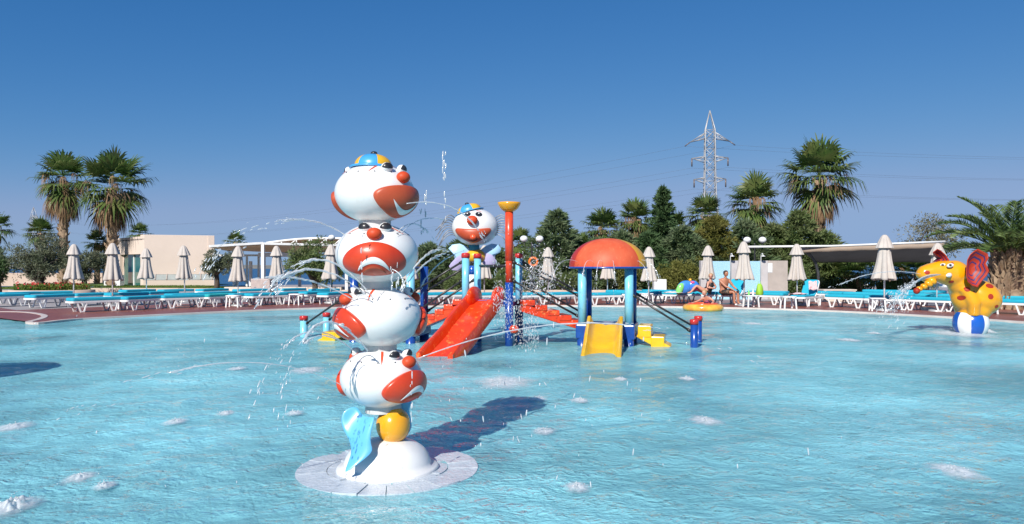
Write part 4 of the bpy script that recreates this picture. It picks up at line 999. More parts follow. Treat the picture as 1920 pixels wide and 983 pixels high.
lr = MB(); P0 = px(1000, 491, 37.6); n = 28
for i in range(n):
    pass
ringp = [Vector((.20 * math.cos(2 * PI * i / n), 0, .20 * math.sin(2 * PI * i / n))) for i in range(n + 1)]
lr.tube(ringp, .06, 10, caps=False); lo = lr.build('life_ring', 'ring_orange'); lo.location = P0; tag(lo, 'orange life ring hanging on the lamp post', 'life ring')

# shower wall
SY = 36.0
sw = thing('shower_wall', (gx(1394, SY), SY, .02), 'poolside shower wall of blue mosaic panels and grey pillars', 'shower wall')
def sbox(x0, x1, y0, name, mat, yo=0, th=.2, z0=0):
    z1 = CH - (y0 - HY) / F * SY - .02; a, b = gx(x0, SY) - sw.location.x, gx(x1, SY) - sw.location.x
    return MB().box(((a + b) / 2, yo, (z0 + z1) / 2), (b - a, th, z1 - z0)).build(name, mat, sw, bevel=.01)
sbox(1312, 1323, 489, 'pillar', 'pillar_lilac', -.05, .34); sbox(1323, 1369, 490, 'mosaic_panel', 'mosaic_blue'); sbox(1369, 1384, 489, 'pillar', 'pillar_lilac', -.05, .34); sbox(1384, 1424, 490, 'mosaic_panel', 'mosaic_blue'); sbox(1424, 1437, 489, 'pillar', 'pillar_lilac', -.05, .34); sbox(1437, 1475, 489, 'blank_panel', 'wall_taupe', 0, .3)
for x in (1367, 1424):
    a = gx(x, SY) - sw.location.x; MB().tube([(a, -.2, .9), (a, -.22, 2.05), (a, -.30, 2.2), (a, -.45, 2.2), (a, -.52, 2.1)], .018, 8).build('shower_arm', 'frame_white', sw); MB().lathe([(.02, .03), (.10, 0), (.10, -.02)], 16, c=(a, -.53, 2.08)).build('shower_head', 'frame_white', sw)
a = gx(1441, SY) - sw.location.x; MB().box((a, -.16, 1.52), (.26, .01, .45)).build('paper_notice', 'paper', sw)
# grey awning
aw = thing('awning', (gx(1630, 36), 36, .02), 'grey fabric awning with a white roller bar on dark bent posts', 'awning')
def apt(x, y, Y): return px(x, y, Y) - aw.location
MB().tube([apt(1400, 463, 35.5), apt(1560, 461.5, 36), apt(1700, 456, 36), apt(1772, 453, 36)], .05, 10).build('roller_bar', 'frame_white', aw)
fab = MB(); A_, B_, C2, D2 = apt(1500, 465, 36), apt(1770, 456, 36), apt(1745, 492, 39.5), apt(1532, 492, 39.5)
fab.grid(lambda s_, t: tuple(A_.lerp(B_, s_).lerp(D2.lerp(C2, s_), t) + Vector((0, 0, -.10 * math.sin(PI * t) * (.6 + .4 * math.sin(PI * s_)) - .015 * math.sin(s_ * 22) * t))), 24, 10); fab.build('fabric', 'awning_grey', aw, solid=.01)
fl = MB(); fl.grid(lambda s_, t: tuple(A_.lerp(B_, s_) + Vector((0, 0, -.22 * t - .01 * math.sin(40 * s_)))), 40, 2); fl.build('valance', 'canopy_beige', aw, solid=.006)
for x in (1515, 1762):
    MB().tube([apt(x - 8, 466, 36.2), apt(x + 4, 478, 36.6), apt(x + 14, 493, 36.8), apt(x + 19, 512, 36.8), apt(x + 20, 558, 36.8)], .07, 10).build('bent_post', 'dark_metal', aw)
# low walls, boxes, planters
def block(x0, x1, y0, Y, d, name, mat, label, cat, z0=.02, bev=.02, cap=None):
    zt = CH - (y0 - HY) / F * Y; a, b = gx(x0, Y), gx(x1, Y); t = thing(name, ((a + b) / 2, Y + d / 2, z0), label, cat)
    MB().box((0, 0, (zt - z0) / 2), (b - a, d, zt - z0)).build('block', mat, t, bevel=bev)
    if cap: MB().box((0, 0, zt - z0 + .03), (b - a + .06, d + .06, .06)).build('coping', cap, t, bevel=.01)
    return t
block(1227, 1250, 524, 36.5, .5, 'white_box', 'frame_white', 'plain white box standing before the hedge', 'box')
block(1545, 1605, 545.5, 33.5, .6, 'planter_box', 'cream_stone', 'cream stone planter behind the right loungers', 'planter', cap='cream_stone')
block(470, 506, 523, 38.5, 1.2, 'stone_block', 'marble_pink', 'pinkish marble block beside the pergola', 'block', cap=None)
block(420, 640, 538.5, 41.5, .5, 'low_wall', 'cream_stone', 'low cream wall in front of the large bush', 'wall')
block(165, 335, 540.5, 45, .35, 'lawn_curb', 'curb_stone', 'pale stone curb edging the lawn before the building', 'curb')
block(335, 455, 541, 43, .35, 'lawn_curb', 'curb_stone', 'pale stone curb round the small olive tree\'s lawn', 'curb')
block(-60, 40, 545, 42, .35, 'lawn_curb', 'curb_stone', 'pale stone curb at the picture\'s left border', 'curb')
block(640, 1320, 544, 40, .35, 'hedge_curb', 'curb_stone', 'long pale curb before the conifer hedge', 'curb')
for (x0, x1, Y0, Y1, lb) in ((165, 335, 45.3, 55, 'lawn'), (335, 455, 43.3, 47, 'lawn'), (-120, 60, 42.3, 60, 'lawn')):
    mb = MB(); mb.add([(gx(x0, Y0), Y0, .30), (gx(x1, Y0), Y0, .30), (gx(x1, Y0), Y1, .32), (gx(x0, Y0), Y1, .32)], [(0, 1, 2, 3)], 0, False); o = mb.build(lb, 'lawn'); o['kind'] = 'structure'
# grass blades on the lawns
P = []; 
for (x0, x1, Y0, Y1, n) in ((165, 335, 45.4, 50, 5000), (335, 455, 43.4, 46.5, 4000), (-60, 60, 42.4, 50, 3500)):
    yy_ = nr.uniform(Y0, Y1, n); xx_ = nr.uniform((x0 - 960) / F * Y0, (x1 - 960) / F * Y0, n); P.append(np.stack([xx_, yy_, np.full(n, .30)], 1))
P = np.concatenate(P)
def unit(a): return a / np.maximum(1e-9, np.linalg.norm(a, axis=-1, keepdims=True))
def leaves(P, Dr, L_, W_, seed=0):
    r = np.random.RandomState(seed); n = len(P); side = unit(np.cross(Dr, r.normal(size=(n, 3)))); L_ = np.broadcast_to(L_, (n,))[:, None]; W_ = np.broadcast_to(W_, (n,))[:, None]
    V = np.stack([P, P + Dr * L_ * .45 + side * W_ / 2, P + Dr * L_, P + Dr * L_ * .45 - side * W_ / 2], 1)
    return V.reshape(-1, 3), np.arange(4 * n).reshape(n, 4)
V, Fq = leaves(P, unit(nr.normal(size=P.shape) * .35 + [0, 0, 1]), nr.uniform(.05, .11, len(P)), .02)
o = obj('grass', npmesh('grass', V, Fq, 'flower_leaf')); tag(o, 'short green grass on the lawns before the building', 'grass', kind='stuff')

# ------------------------------------------------------------------ building and pergola
bd = thing('pool_building', (gx(270, 50), 50, .02), 'flat-roofed beige building with a green glass door', 'building')
o_ = bd.location
def bpt(x, Y, z): return Vector((gx(x, Y) - o_.x, Y - o_.y, z))
c0 = bpt(270, 50, 0); l0 = bpt(193, 56.5, 0); r0 = bpt(402, 51.6, 0); HB = 3.72
def wallseg(a, b, z0, z1, th, name, parent=bd, mat='building_wall', off=0):
    d = (b - a).normalized(); nrm = Vector((d.y, -d.x, 0)); a2, b2 = a + nrm * off, b + nrm * off; mb = MB()
    vs = [a2, b2, b2 - nrm * th, a2 - nrm * th]; mb.add([(p.x, p.y, z) for z in (z0, z1) for p in vs], [(3, 2, 1, 0), (4, 5, 6, 7), (0, 1, 5, 4), (1, 2, 6, 5), (2, 3, 7, 6), (3, 0, 4, 7)], 0, False)
    return mb.build(name, mat, parent, bevel=.015)
dl = c0 - l0
w0, w1 = l0 + dl * .44, l0 + dl * .92
wallseg(l0, w0, .2, HB - .25, .4, 'wall'); wallseg(w1, c0, .2, HB, .4, 'wall'); wallseg(w0, w1, 2.42, HB - .1, .4, 'wall'); wallseg(c0, r0, 1.05, HB, .4, 'wall', off=.002)
wallseg(l0, w0, HB - .25, HB - .1, .4, 'wall')
door = wallseg(w0, w1, .2, 2.42, .05, 'glass_door', mat='glass_green', off=-.28)
for t in (0, .5, .97): wallseg(w0 + (w1 - w0) * t, w0 + (w1 - w0) * (t + .03), .2, 2.42, .08, 'door_frame', door, 'frame_white' if t == .5 else 'building_wall', off=-.22)
wallseg(c0, r0, .0, .66, .5, 'plinth', off=.55); wallseg(l0, c0, .0, .22, .5, 'plinth', off=.02)
dr = (r0 - c0).normalized(); nr_ = Vector((dr.y, -dr.x, 0)); sg = MB(); q_ = [c0 + nr_ * .5, r0 + nr_ * .5, r0, c0]
sg.add([(q_[0].x, q_[0].y, .68), (q_[1].x, q_[1].y, .68), (q_[2].x, q_[2].y, 1.04), (q_[3].x, q_[3].y, 1.04)], [(0, 1, 2, 3)], 0, False); so_ = sg.build('sloped_glazing', 'glass_pale', bd, solid=.02)
for t in (.0, .16, .32, .48, .64, .80, .97):
    a = c0 + (r0 - c0) * t; MB().bar(a + nr_ * .52 + UZ * .70, a + UZ * 1.07, .06, .05).build('mullion', 'wall_taupe', so_)
rf_ = MB(); bk1, bk2 = l0 + Vector((2, 9, 0)), r0 + Vector((-4.6, 9, 0)); rf_.add([(p.x, p.y, HB - .3) for p in (l0, c0, r0, bk2, bk1)], [(0, 1, 2, 3, 4)], 0, False); rf_.build('roof', 'pavement_grey', bd, solid=.1)
wallseg(r0, bk2, .1, HB, .4, 'wall', off=-.01); wallseg(bk1, l0, .1, HB - .1, .4, 'wall', off=-.01)
MB().box((gx(193, 52) - o_.x + 1.0, 1.6, .55), (1.1, .6, .9)).build('white_cabinet', 'frame_white', bd, bevel=.01)
# pergola with a stretched canopy
pg = thing('pergola', (gx(500, 46), 46, .02), 'white framed pergola with a beige stretched canopy', 'pergola'); o2 = pg.location
def gpt(x, y, Y): return px(x, y, Y) - o2
def beam(a, b, w=.14, h=.14, name='beam', mat='frame_white'): return MB().bar(a, b, w, h).build(name, mat, pg, bevel=.01)
beam(gpt(394, 462, 44), gpt(494, 456, 45)); beam(gpt(494, 457, 45), gpt(680, 461, 47)); beam(gpt(394, 462, 44.1), gpt(432, 470, 52)); 
g = MB(); A_, B_, C2, D2 = gpt(394, 463.5, 44), gpt(690, 463, 47), gpt(690, 470, 55), gpt(425, 470, 52)
A2 = gpt(494, 458.5, 45)
g.grid(lambda s_, t: tuple((A_.lerp(A2, s_ * 3) if s_ < 1 / 3 else A2.lerp(B_, (s_ - 1 / 3) * 1.5)).lerp(D2.lerp(C2, s_), t) + Vector((0, 0, -.5 * math.sin(PI * t) * math.sin(PI * s_) * .6))), 18, 8); g.build('canopy', 'canopy_beige', pg, solid=.02)
for x, Y, top in ((493, 45, 457), (440, 45.6, 459), (650, 47, 462), (470, 50, 490), (562, 50, 490)): 
    a = gpt(x, top, Y); MB().bar(a, Vector((a.x, a.y, 0)), .18, .18).build('post', 'frame_white', pg, bevel=.01)
beam(gpt(400, 479, 47), gpt(484, 479, 47), .1, .12); beam(gpt(484, 478, 46.5), gpt(556, 478, 47), .12, .26); beam(gpt(556, 478, 47), gpt(640, 477, 47), .1, .12)
for x in (463, 485, 496): a = gpt(x, 480, 47); MB().bar(a, Vector((a.x, a.y, 0)), .12, .12).build('post', 'frame_white', pg, bevel=.01)
# arched truss roof behind
tz = [gpt(500 + 14 * i, 455.5 - 8.5 * math.sin(min(1, i / 7) * PI / 2), 48) for i in range(12)]; lo_ = [gpt(500 + 14 * i, 460.5, 48) for i in range(12)]
MB().tube(tz, .07, 8).build('truss_chord', 'frame_white', pg)
for i in range(2, 11): MB().tube([lo_[i], tz[i + (1 if i % 2 else 0)]], .045, 6).build('truss_brace', 'frame_white', pg)
g = MB(); g.grid(lambda s_, t: tuple(tz[min(11, int(s_ * 11))] + Vector((0, 7 * t, -.3 * t))), 11, 4); g.build('truss_cover', 'canopy_beige', pg, solid=.02)
#SECTION4

# ------------------------------------------------------------------ trees
def rs(seed): return np.random.RandomState(seed)
def sphere_dirs(r, n): return unit(r.normal(size=(n, 3)))
def crown_obj(parts, name, mats, parent):
    """parts: list of (V, F, material index)"""
    o_ = 0; VV = []; FF = []; MI = []
    for V, Fq, m_ in parts: VV.append(V); FF.append(Fq + o_); MI.append(np.full(len(Fq), m_)); o_ += len(V)
    return obj(name, npmesh(name, np.concatenate(VV), np.concatenate(FF), mats, np.concatenate(MI)), parent)
def fan_leaf(r, base, d, pet, blade, droop, nb=17, wide=105, w=.055):
    """petiole and a fan of narrow blades; returns quads"""
    d = unit(d); up = np.array([0, 0, 1.]); s_ = np.cross(d, up); s_ = s_ / max(1e-6, np.linalg.norm(s_)); n_ = np.cross(s_, d)
    hub = base + d * pet + np.array([0, 0, -.08 * pet]); V = []; Fq = []
    side = s_ * .022; V += [base - side, base + side, hub + side * .6, hub - side * .6]; Fq.append([0, 1, 2, 3])
    for k in range(nb):
        t = math.radians(-wide + 2 * wide * k / (nb - 1) + r.normal() * 3); L_ = blade * (1 - .28 * abs(k / (nb - 1) * 2 - 1) ** 2) * r.uniform(.86, 1.1)
        bd_ = d * math.cos(t) + s_ * math.sin(t) + n_ * .10; bd_ = bd_ / np.linalg.norm(bd_); q = np.cross(bd_, n_); q /= max(1e-6, np.linalg.norm(q)); ww = w * r.uniform(.8, 1.2)
        p1 = hub + bd_ * L_ * .5; p2 = hub + bd_ * L_ * .80 + np.array([0, 0, -droop * L_ * .22]); p3 = hub + bd_ * L_ * .98 + np.array([0, 0, -droop * L_ * (.62 + .3 * r.rand())])
        o_ = len(V); V += [hub - q * ww * .25, hub + q * ww * .25, p1 + q * ww * .8, p1 - q * ww * .8, p2 + q * ww * .42, p2 - q * ww * .42, p3 + q * .006, p3 - q * .006]
        Fq += [[o_, o_ + 1, o_ + 2, o_ + 3], [o_ + 3, o_ + 2, o_ + 4, o_ + 5], [o_ + 5, o_ + 4, o_ + 6, o_ + 7]]
    return np.array(V), np.array(Fq)
def trunk_tube(path, rad, parent, mat='palm_trunk', boots=0, seed=0, r0=None):
    q = random.Random(seed); mb = MB(); pts = []; rr = []
    n = 26
    for i in range(n + 1):
        t = i / n; f = t * (len(path) - 1); a = int(min(f, len(path) - 2)); pts.append(Vector(path[a]).lerp(Vector(path[a + 1]), f - a)); rr.append((rad[0] + (rad[1] - rad[0]) * t) * (1 + .06 * math.sin(i * 2.4)))
    mb.tube(pts, rr, 14); tr_ = mb.build('trunk', mat, parent)
    if boots:
        r = rs(seed); t = r.rand(boots); th = r.rand(boots) * 6.283; idx_ = t * n; a = np.minimum(idx_.astype(int), n - 1); PP = np.array(pts)[a] * (1 - (idx_ - a))[:, None] + np.array(pts)[a + 1] * (idx_ - a)[:, None]
        ra = np.array(rr)[a]; out = np.stack([np.cos(th), np.sin(th), np.zeros(boots)], 1); D_ = unit(out * .55 + np.array([0, 0, 1.])); V, Fq = leaves(PP + out * ra[:, None] * .93, D_, r.uniform(.14, .26, boots) * rad[0] / .22, r.uniform(.07, .12, boots) * rad[0] / .22, seed)
        b = obj('leaf_boots', npmesh('leaf_boots', V, Fq, 'boot'), tr_); b['kind'] = 'stuff'
    return tr_
def fan_palm(x, yc, Y, rpx, label, trunk_r=.24, dead=.5, seed=0, n=52, skirt=1.0, lean=0, ztop=None, base_z=0):
    k = Y / F; R_ = rpx * k; c = px(x, yc, Y); r = rs(seed); b = Vector((c.x + lean, Y, base_z)); t = thing('fan_palm', b, label, 'palm tree')
    hz = c.z - base_z; top = np.array([-lean, 0, hz])
    trunk_tube([(0, 0, -.3), (-lean * .5, 0, hz * .5), tuple(top)], (trunk_r * 1.05, trunk_r * .85), t, boots=int(150 * hz / 5), seed=seed)
    live = []; brown = []
    for i in range(n):
        f = i / n; az = i * 2.39996 + r.normal() * .15; el_ = math.radians(82 - 128 * f + r.normal() * 13); d = np.array([math.cos(az) * math.cos(el_), math.sin(az) * math.cos(el_), math.sin(el_)])
        pet = R_ * (.42 + .16 * r.rand()) * (1 - .12 * f); live.append(fan_leaf(r, top + d * .08 + [0, 0, .25 * R_ * .3], d, pet, R_ * (.44 + .26 * r.rand()), (.12 + .5 * f) * (.7 + .6 * r.rand()), w=.055 * R_ / 2 + .02))
    nd = int(n * dead)
    for i in range(nd):
        az = r.rand() * 6.283; el_ = math.radians(r.uniform(-84, -58)); d = np.array([math.cos(az) * math.cos(el_), math.sin(az) * math.cos(el_), math.sin(el_)])
        brown.append(fan_leaf(r, top + np.array([math.cos(az) * trunk_r * .7, math.sin(az) * trunk_r * .7, -R_ * .12 * r.rand()]), d, R_ * .30 * skirt, R_ * .42 * skirt, 1.0, nb=11, wide=38, w=.07))
    for i in range(int(nd * .5)):       # dry flower stalks among the leaves
        az = r.rand() * 6.283; el_ = math.radians(r.uniform(-30, 25)); d = np.array([math.cos(az) * math.cos(el_), math.sin(az) * math.cos(el_), math.sin(el_)])
        brown.append(fan_leaf(r, top + np.array([0, 0, .1]), d, R_ * .45, R_ * .34, 1.6, nb=7, wide=24, w=.045))
    crown_obj([(a, b_, 0) for a, b_ in live], 'crown', 'palm_leaf', t)
    if brown: crown_obj([(a, b_, 0) for a, b_ in brown], 'dead_fronds', 'palm_dead', t)
    return t
def date_palm(x, yc, Y, rpx, label, base_y, seed=0, n=58, trunk_r=.42):
    k = Y / F; R_ = rpx * k; c = px(x, yc, Y); r = rs(seed); t = thing('date_palm', (c.x, Y, .05), label, 'palm tree'); hz = c.z - .05; top = np.array([0, 0, hz])
    trunk_tube([(0, 0, -.2), (0, 0, hz * .6), (0, 0, hz)], (trunk_r, trunk_r * .85), t, boots=420, seed=seed)
    parts_ = []; rach = MB()
    for i in range(n):
        f = i / n; az = i * 2.39996; el_ = math.radians(86 - 72 * f + r.normal() * 5); L_ = R_ * r.uniform(.9, 1.12); ns = 40
        dh = np.array([math.cos(az), math.sin(az), 0]); s0 = np.array([-math.sin(az), math.cos(az), 0]); pts = []
        e = el_; p = top + dh * .12; pts = [p.copy()]
        for j in range(ns):
            e -= math.radians((1.2 + 2.6 * (j / ns)) * (.55 + .6 * (1 - abs(f - .5)))) * .62; p = p + (dh * math.cos(e) + np.array([0, 0, math.sin(e)])) * L_ / ns; pts.append(p.copy())
        pts = np.array(pts); T = unit(np.gradient(pts, axis=0)); rach.tube([tuple(q) for q in pts[::5]], [.028 * (1 - .8 * j / 9) for j in range(len(pts[::5]))], 5, caps=False)
        N_ = unit(np.cross(T, s0)); N_ = np.where(N_[:, 2:3] < 0, -N_, N_)
        for sd in (-1, 1):
            for rep in range(2):
                jj = np.arange(4, ns + 1); ln = L_ * .20 * np.sin(np.clip(jj / ns, 0.12, 1) * PI * .78 + .35) * r.uniform(.8, 1.15, len(jj)); D_ = unit(sd * s0 * .75 + T[jj] * .75 + N_[jj] * (.35 if rep == 0 else .15) + r.normal(size=(len(jj), 3)) * .12)
                V, Fq = leaves(pts[jj] + T[jj] * (rep * .5 * L_ / ns), D_, ln, .042, seed + i); parts_.append((V, Fq, 0))
    crown_obj(parts_, 'crown', 'date_leaf', t); rach.build('frond_ribs', 'flower_leaf', t)['kind'] = 'stuff'
    return t
def blob_tree(name, x, ytop, Y, wpx, zlow, label, cat, mat, seed, n=9000, leaf=(.12, .05), lobes=14, trunk=True, flat=1.0, gaps=.35, trunk_r=.16, base_z=.05, fork=3, bark='bark'):
    """broad crown: leaves gathered on the shells of many lobes carried by limbs, with open gaps between them"""
    k = Y / F; r = rs(seed); zt = CH - (ytop - HY) * k; hw = wpx * k / 2; c = Vector((gx(x, Y), Y, base_z)); t = thing(name, c, label, cat); H_ = zt - base_z; zl = zlow; hz = (H_ - zl) / 2; zc = zl + hz
    L0 = []; 
    for i in range(lobes):
        d = sphere_dirs(r, 1)[0]; rad = r.uniform(.35, .78); L0.append((np.array([d[0] * hw * rad, d[1] * hw * rad * .8, zc + d[2] * hz * rad]), r.uniform(.28, .46) * min(hw, hz * 1.3)))
    L0.append((np.array([0, 0, zc]), min(hw, hz) * .6)); P_ = []; D_ = []
    for (q, rd) in L0:
        m_ = int(n / len(L0)); d = sphere_dirs(r, m_); rr = rd * r.uniform(.55, 1.05, m_) ** .6 * (1 + .3 * np.sin(d[:, 0] * 5 + q[0] * 3) * np.sin(d[:, 2] * 6 + q[2])); p = q + d * rr[:, None] * [1, 1, .85 * flat]
        P_.append(p); D_.append(unit(d + r.normal(size=(m_, 3)) * .75 + [0, 0, .15]))
    P_ = np.concatenate(P_); D_ = np.concatenate(D_)
    keep = np.array([noise.noise(Vector(tuple(p * (2.2 / max(hw, .6)) + seed))) for p in P_]) > -gaps * .6; keep &= P_[:, 2] > .05; P_, D_ = P_[keep], D_[keep]; m_ = len(P_)
    V, Fq = leaves(P_, D_, r.uniform(.7, 1.3, m_) * leaf[0], leaf[1] * r.uniform(.7, 1.3, m_), seed); crown_obj([(V, Fq, 0)], 'crown', mat, t)
    if trunk:
        mb = MB(); base_top = Vector((0, 0, zl * .9 + .15)); mb.tube([(0, 0, -.15), (.03, .02, zl * .45), base_top], [trunk_r * 1.25, trunk_r, trunk_r * .9], 10)
        for (q, rd) in L0[:max(5, lobes - 3)]:
            mid = base_top.lerp(Vector(tuple(q)), .5) + Vector((r.normal() * .06 * hw, r.normal() * .06 * hw, .05)); mb.tube([base_top - Vector((0, 0, .1)), mid, Vector(tuple(q))], [trunk_r * .6, trunk_r * .36, trunk_r * .1], 7)
        mb.build('trunk', bark, t)
    return t
def conifer(x, ytop, Y, wpx, label, mat, seed, n=7000, lean=0, low=.0, shape=1.0, leaf=(.34, .075), name='conifer', cat='conifer', droop=.35, nb=70):
    """leader with tiers of arching branches clothed in narrow sprays"""
    k = Y / F; r = rs(seed); zt = CH - (ytop - HY) * k; hw = wpx * k / 2 * (1.3 if name == 'conifer' else 1); t = thing(name, (gx(x, Y), Y, .05), label, cat); H_ = zt - .05; n = int(n * 1.35)
    MB().tube([(0, 0, -.1), (lean * .3, 0, H_ * .5), (lean, 0, H_ * .97)], [.05 + .02 * H_, .03 + .012 * H_, .012], 9).build('trunk', 'bark', t)
    P_ = []; D_ = []; LL = []; wood = MB()
    for i in range(nb):
        f = (i + r.rand()) / nb; z0 = H_ * (low + (1 - low) * f ** .9); az = i * 2.39996 + r.normal() * .3; Lb = hw * ((1 - f) ** (.75 * shape) + .05) * r.uniform(.62, 1.15); dh = np.array([math.cos(az), math.sin(az), 0]); ax = np.array([lean * (z0 / H_) ** 1.5, 0, z0])
        m_ = max(10, int(n / nb * (Lb / hw + .15) * 1.6)); s_ = r.rand(m_) ** .7; arch = .42 * s_ - droop * s_ ** 2 + .25 * np.maximum(0, s_ - .7)
        p = ax + dh * (Lb * s_)[:, None] + np.array([0, 0, 1.]) * (Lb * arch)[:, None]; sp = (.10 + .26 * (1 - s_)) * Lb * .55 + .03
        off = r.normal(size=(m_, 3)) * sp[:, None] * [.8, .8, .35]; P_.append(p + off); D_.append(unit(dh * .9 + unit(off + 1e-6) * .75 + np.array([0, 0, .22]) + r.normal(size=(m_, 3)) * .3)); LL.append(np.full(m_, 1.))
        if i % 3 == 0: wood.tube([tuple(ax), tuple(ax + dh * Lb * .5 + np.array([0, 0, Lb * .12])), tuple(ax + dh * Lb * .9 + np.array([0, 0, Lb * .08]))], [.028, .018, .006], 5, caps=False)
    m_ = 60; P_.append(np.stack([lean + r.normal(size=m_) * .04, r.normal(size=m_) * .04, H_ * (.93 + .07 * r.rand(m_))], 1)); D_.append(unit(r.normal(size=(m_, 3)) * .4 + [0, 0, 1]))
    P_ = np.concatenate(P_); D_ = np.concatenate(D_); keep = P_[:, 2] > .05; P_, D_ = P_[keep], D_[keep]; m_ = len(P_); V, Fq = leaves(P_, D_, r.uniform(.6, 1.3, m_) * leaf[0], leaf[1] * r.uniform(.7, 1.3, m_), seed)
    crown_obj([(V, Fq, 0)], 'crown', mat, t); wood.build('branches', 'bark', t)['kind'] = 'stuff'
    return t
# left side
fan_palm(119, 340, 52.5, 58, 'tall fan palm at the left with a brown skirt of dead fronds', .30, 1.3, 1, 32, 1.25)
fan_palm(210, 354, 51.5, 78, 'tall wide fan palm just right of the leftmost tall palm', .34, 1.0, 2, 36, 1.0)
fan_palm(76, 438, 52, 30, 'low fan palm peeking over the olive tree', .22, .3, 3, 34, .8); fan_palm(182, 456, 56, 24, 'small fan palm between olive tree and building', .2, .3, 4, 30, .8)
fan_palm(262, 440, 64, 22, 'palm top rising behind the building\'s roof corner', .2, .2, 5, 26, .8); fan_palm(441, 455, 66, 22, 'palm top rising behind the pergola\'s canopy', .2, .2, 6, 26, .8); fan_palm(-8, 430, 46, 34, 'fan palm cut off by the picture\'s left border', .2, .3, 61, 30, .8)
blob_tree('olive_tree', 74, 443, 40.5, 128, .75, 'round grey-green olive tree in the flower bed at the left', 'olive tree', 'olive_leaf', 11, 15000, (.16, .04), 20, trunk_r=.2, gaps=.25)
blob_tree('olive_tree', 158, 456, 46, 74, .6, 'second olive tree behind the leftmost umbrella', 'olive tree', 'olive_leaf', 12, 9000, (.16, .045), 14, gaps=.3)
blob_tree('olive_tree', -4, 466, 41, 62, .5, 'dark olive tree at the picture\'s left border', 'olive tree', 'cypress_leaf', 13, 7000, (.16, .05), 12)
blob_tree('olive_tree', 406, 468, 43.5, 82, .85, 'small open olive tree on the lawn by the pergola', 'olive tree', 'olive_leaf', 14, 5500, (.16, .045), 13, gaps=.55, trunk_r=.14, base_z=.25)
blob_tree('large_bush', 590, 449, 41.5, 128, .25, 'large dark green bush left of the clown heads', 'bush', 'bush_leaf', 15, 16000, (.17, .055), 20, gaps=.2, base_z=.3)
# flower bed
fb = thing('flower_bed', (gx(98, 39.6), 39.6, .02), 'curved stone-edged bed of red flowers under the olive tree', 'flower bed'); n = 40
mb = MB(); hw_ = 72 / F * 39.6; mb.lathe([(1, 0), (1.0, .34), (.94, .36), (.93, .26), (.002, .28)], 48); mb.v = [(x * hw_ * 1.05, y * 1.5, z) for x, y, z in mb.v]; mb.build('stone_edge', 'curb_stone', fb)
r = rs(31); m_ = 5200; a = r.rand(m_) * 6.283; rr = r.rand(m_) ** .5 * .92; P_ = np.stack([np.cos(a) * rr * hw_, np.sin(a) * rr * 1.4, .26 + r.rand(m_) * .36], 1); V, Fq = leaves(P_, unit(r.normal(size=(m_, 3)) + [0, 0, .5]), r.uniform(.08, .16, m_), .07, 3); crown_obj([(V, Fq, 0)], 'leaves', 'flower_leaf', fb)['kind'] = 'stuff'
m_ = 320; a = r.rand(m_) * 6.283; rr = r.rand(m_) ** .5 * .9; P_ = np.stack([np.cos(a) * rr * hw_, np.sin(a) * rr * 1.4, .50 + r.rand(m_) * .22], 1); V, Fq = leaves(P_, unit(r.normal(size=(m_, 3))), .11, .10, 5); crown_obj([(V, Fq, 0)], 'blossoms', 'red_flower', fb)['kind'] = 'stuff'
# hedge and trees on the right
conifer(1036, 398, 42, 118, 'grey-green conifer with a leaning tip behind the lamp post', 'conifer_leaf', 21, 7500, lean=.28, nb=80)
conifer(1078, 446, 44, 84, 'conifer filling the gap left of the orange dome', 'conifer_leaf', 121, 5000); conifer(984, 462, 44, 80, 'low conifer behind the small palm at the red post', 'conifer_leaf', 122, 4500)
conifer(806, 462, 43, 120, 'low conifer behind the stair left of the red post', 'conifer_leaf', 22, 6500); conifer(868, 452, 45, 110, 'conifer behind the far clown statue', 'conifer_leaf', 23, 6500); conifer(742, 458, 44, 110, 'conifer hidden behind the stacked clown heads', 'bush_leaf', 24, 5000); conifer(932, 470, 42, 90, 'low conifer behind the red post', 'bush_leaf', 25, 5000)
fan_palm(976, 458, 44, 30, 'small fan palm behind the red post', .2, .3, 26, 30, .8); fan_palm(1092, 466, 43, 26, 'small fan palm at the edge of the orange dome', .2, .3, 27, 28, .8)
fan_palm(1130, 432, 46, 42, 'fan palm above the left side of the orange dome', .22, .5, 28, 38, 1.0); fan_palm(1192, 415, 46, 42, 'fan palm above the right side of the orange dome', .22, .9, 29, 40, 1.1); fan_palm(1264, 432, 46, 36, 'fan palm with hanging dead fronds right of the cypress', .22, 1.3, 30, 34, 1.3); fan_palm(1322, 407, 46, 42, 'fan palm in front of the pylon\'s foot', .22, .8, 31, 38, 1.1); fan_palm(1414, 385, 45, 58, 'medium fan palm between the pylon and the tallest palm', .25, .8, 32, 36, 1.0)
fan_palm(1536, 338, 44, 80, 'tallest fan palm, standing alone at the right', .3, .9, 33, 42, 1.0)
conifer(1240, 353, 44.5, 62, 'slender dark cypress rising above the hedge', 'cypress_leaf', 34, 9000, lean=.12, shape=.75, leaf=(.26, .07), name='cypress', cat='cypress', droop=.05, nb=110)
conifer(1120, 452, 42.5, 120, 'grey conifer left of the dome\'s crest', 'conifer_leaf', 35, 6000); conifer(1168, 438, 43, 120, 'grey-green conifer behind the dome\'s crest', 'conifer_leaf', 36, 6500); conifer(1216, 440, 42.5, 100, 'dark conifer in front of the cypress', 'cypress_leaf', 37, 6000); conifer(1282, 428, 42, 120, 'grey conifer left of the shower wall', 'conifer_leaf', 38, 7000)
conifer(1340, 410, 42.5, 128, 'golden-green conifer behind the shower wall', 'golden_leaf', 39, 8000); conifer(1398, 418, 42, 120, 'grey conifer behind the lamp by the shower wall', 'conifer_leaf', 40, 7500); conifer(1450, 424, 43, 128, 'green conifer behind the awning\'s bar', 'bush_leaf', 41, 7500); conifer(1496, 400, 42.5, 130, 'pointed green conifer below the tallest palm', 'bush_leaf', 42, 8000); conifer(1545, 438, 42, 110, 'spreading conifer at the awning\'s corner', 'bush_leaf', 43, 6500)
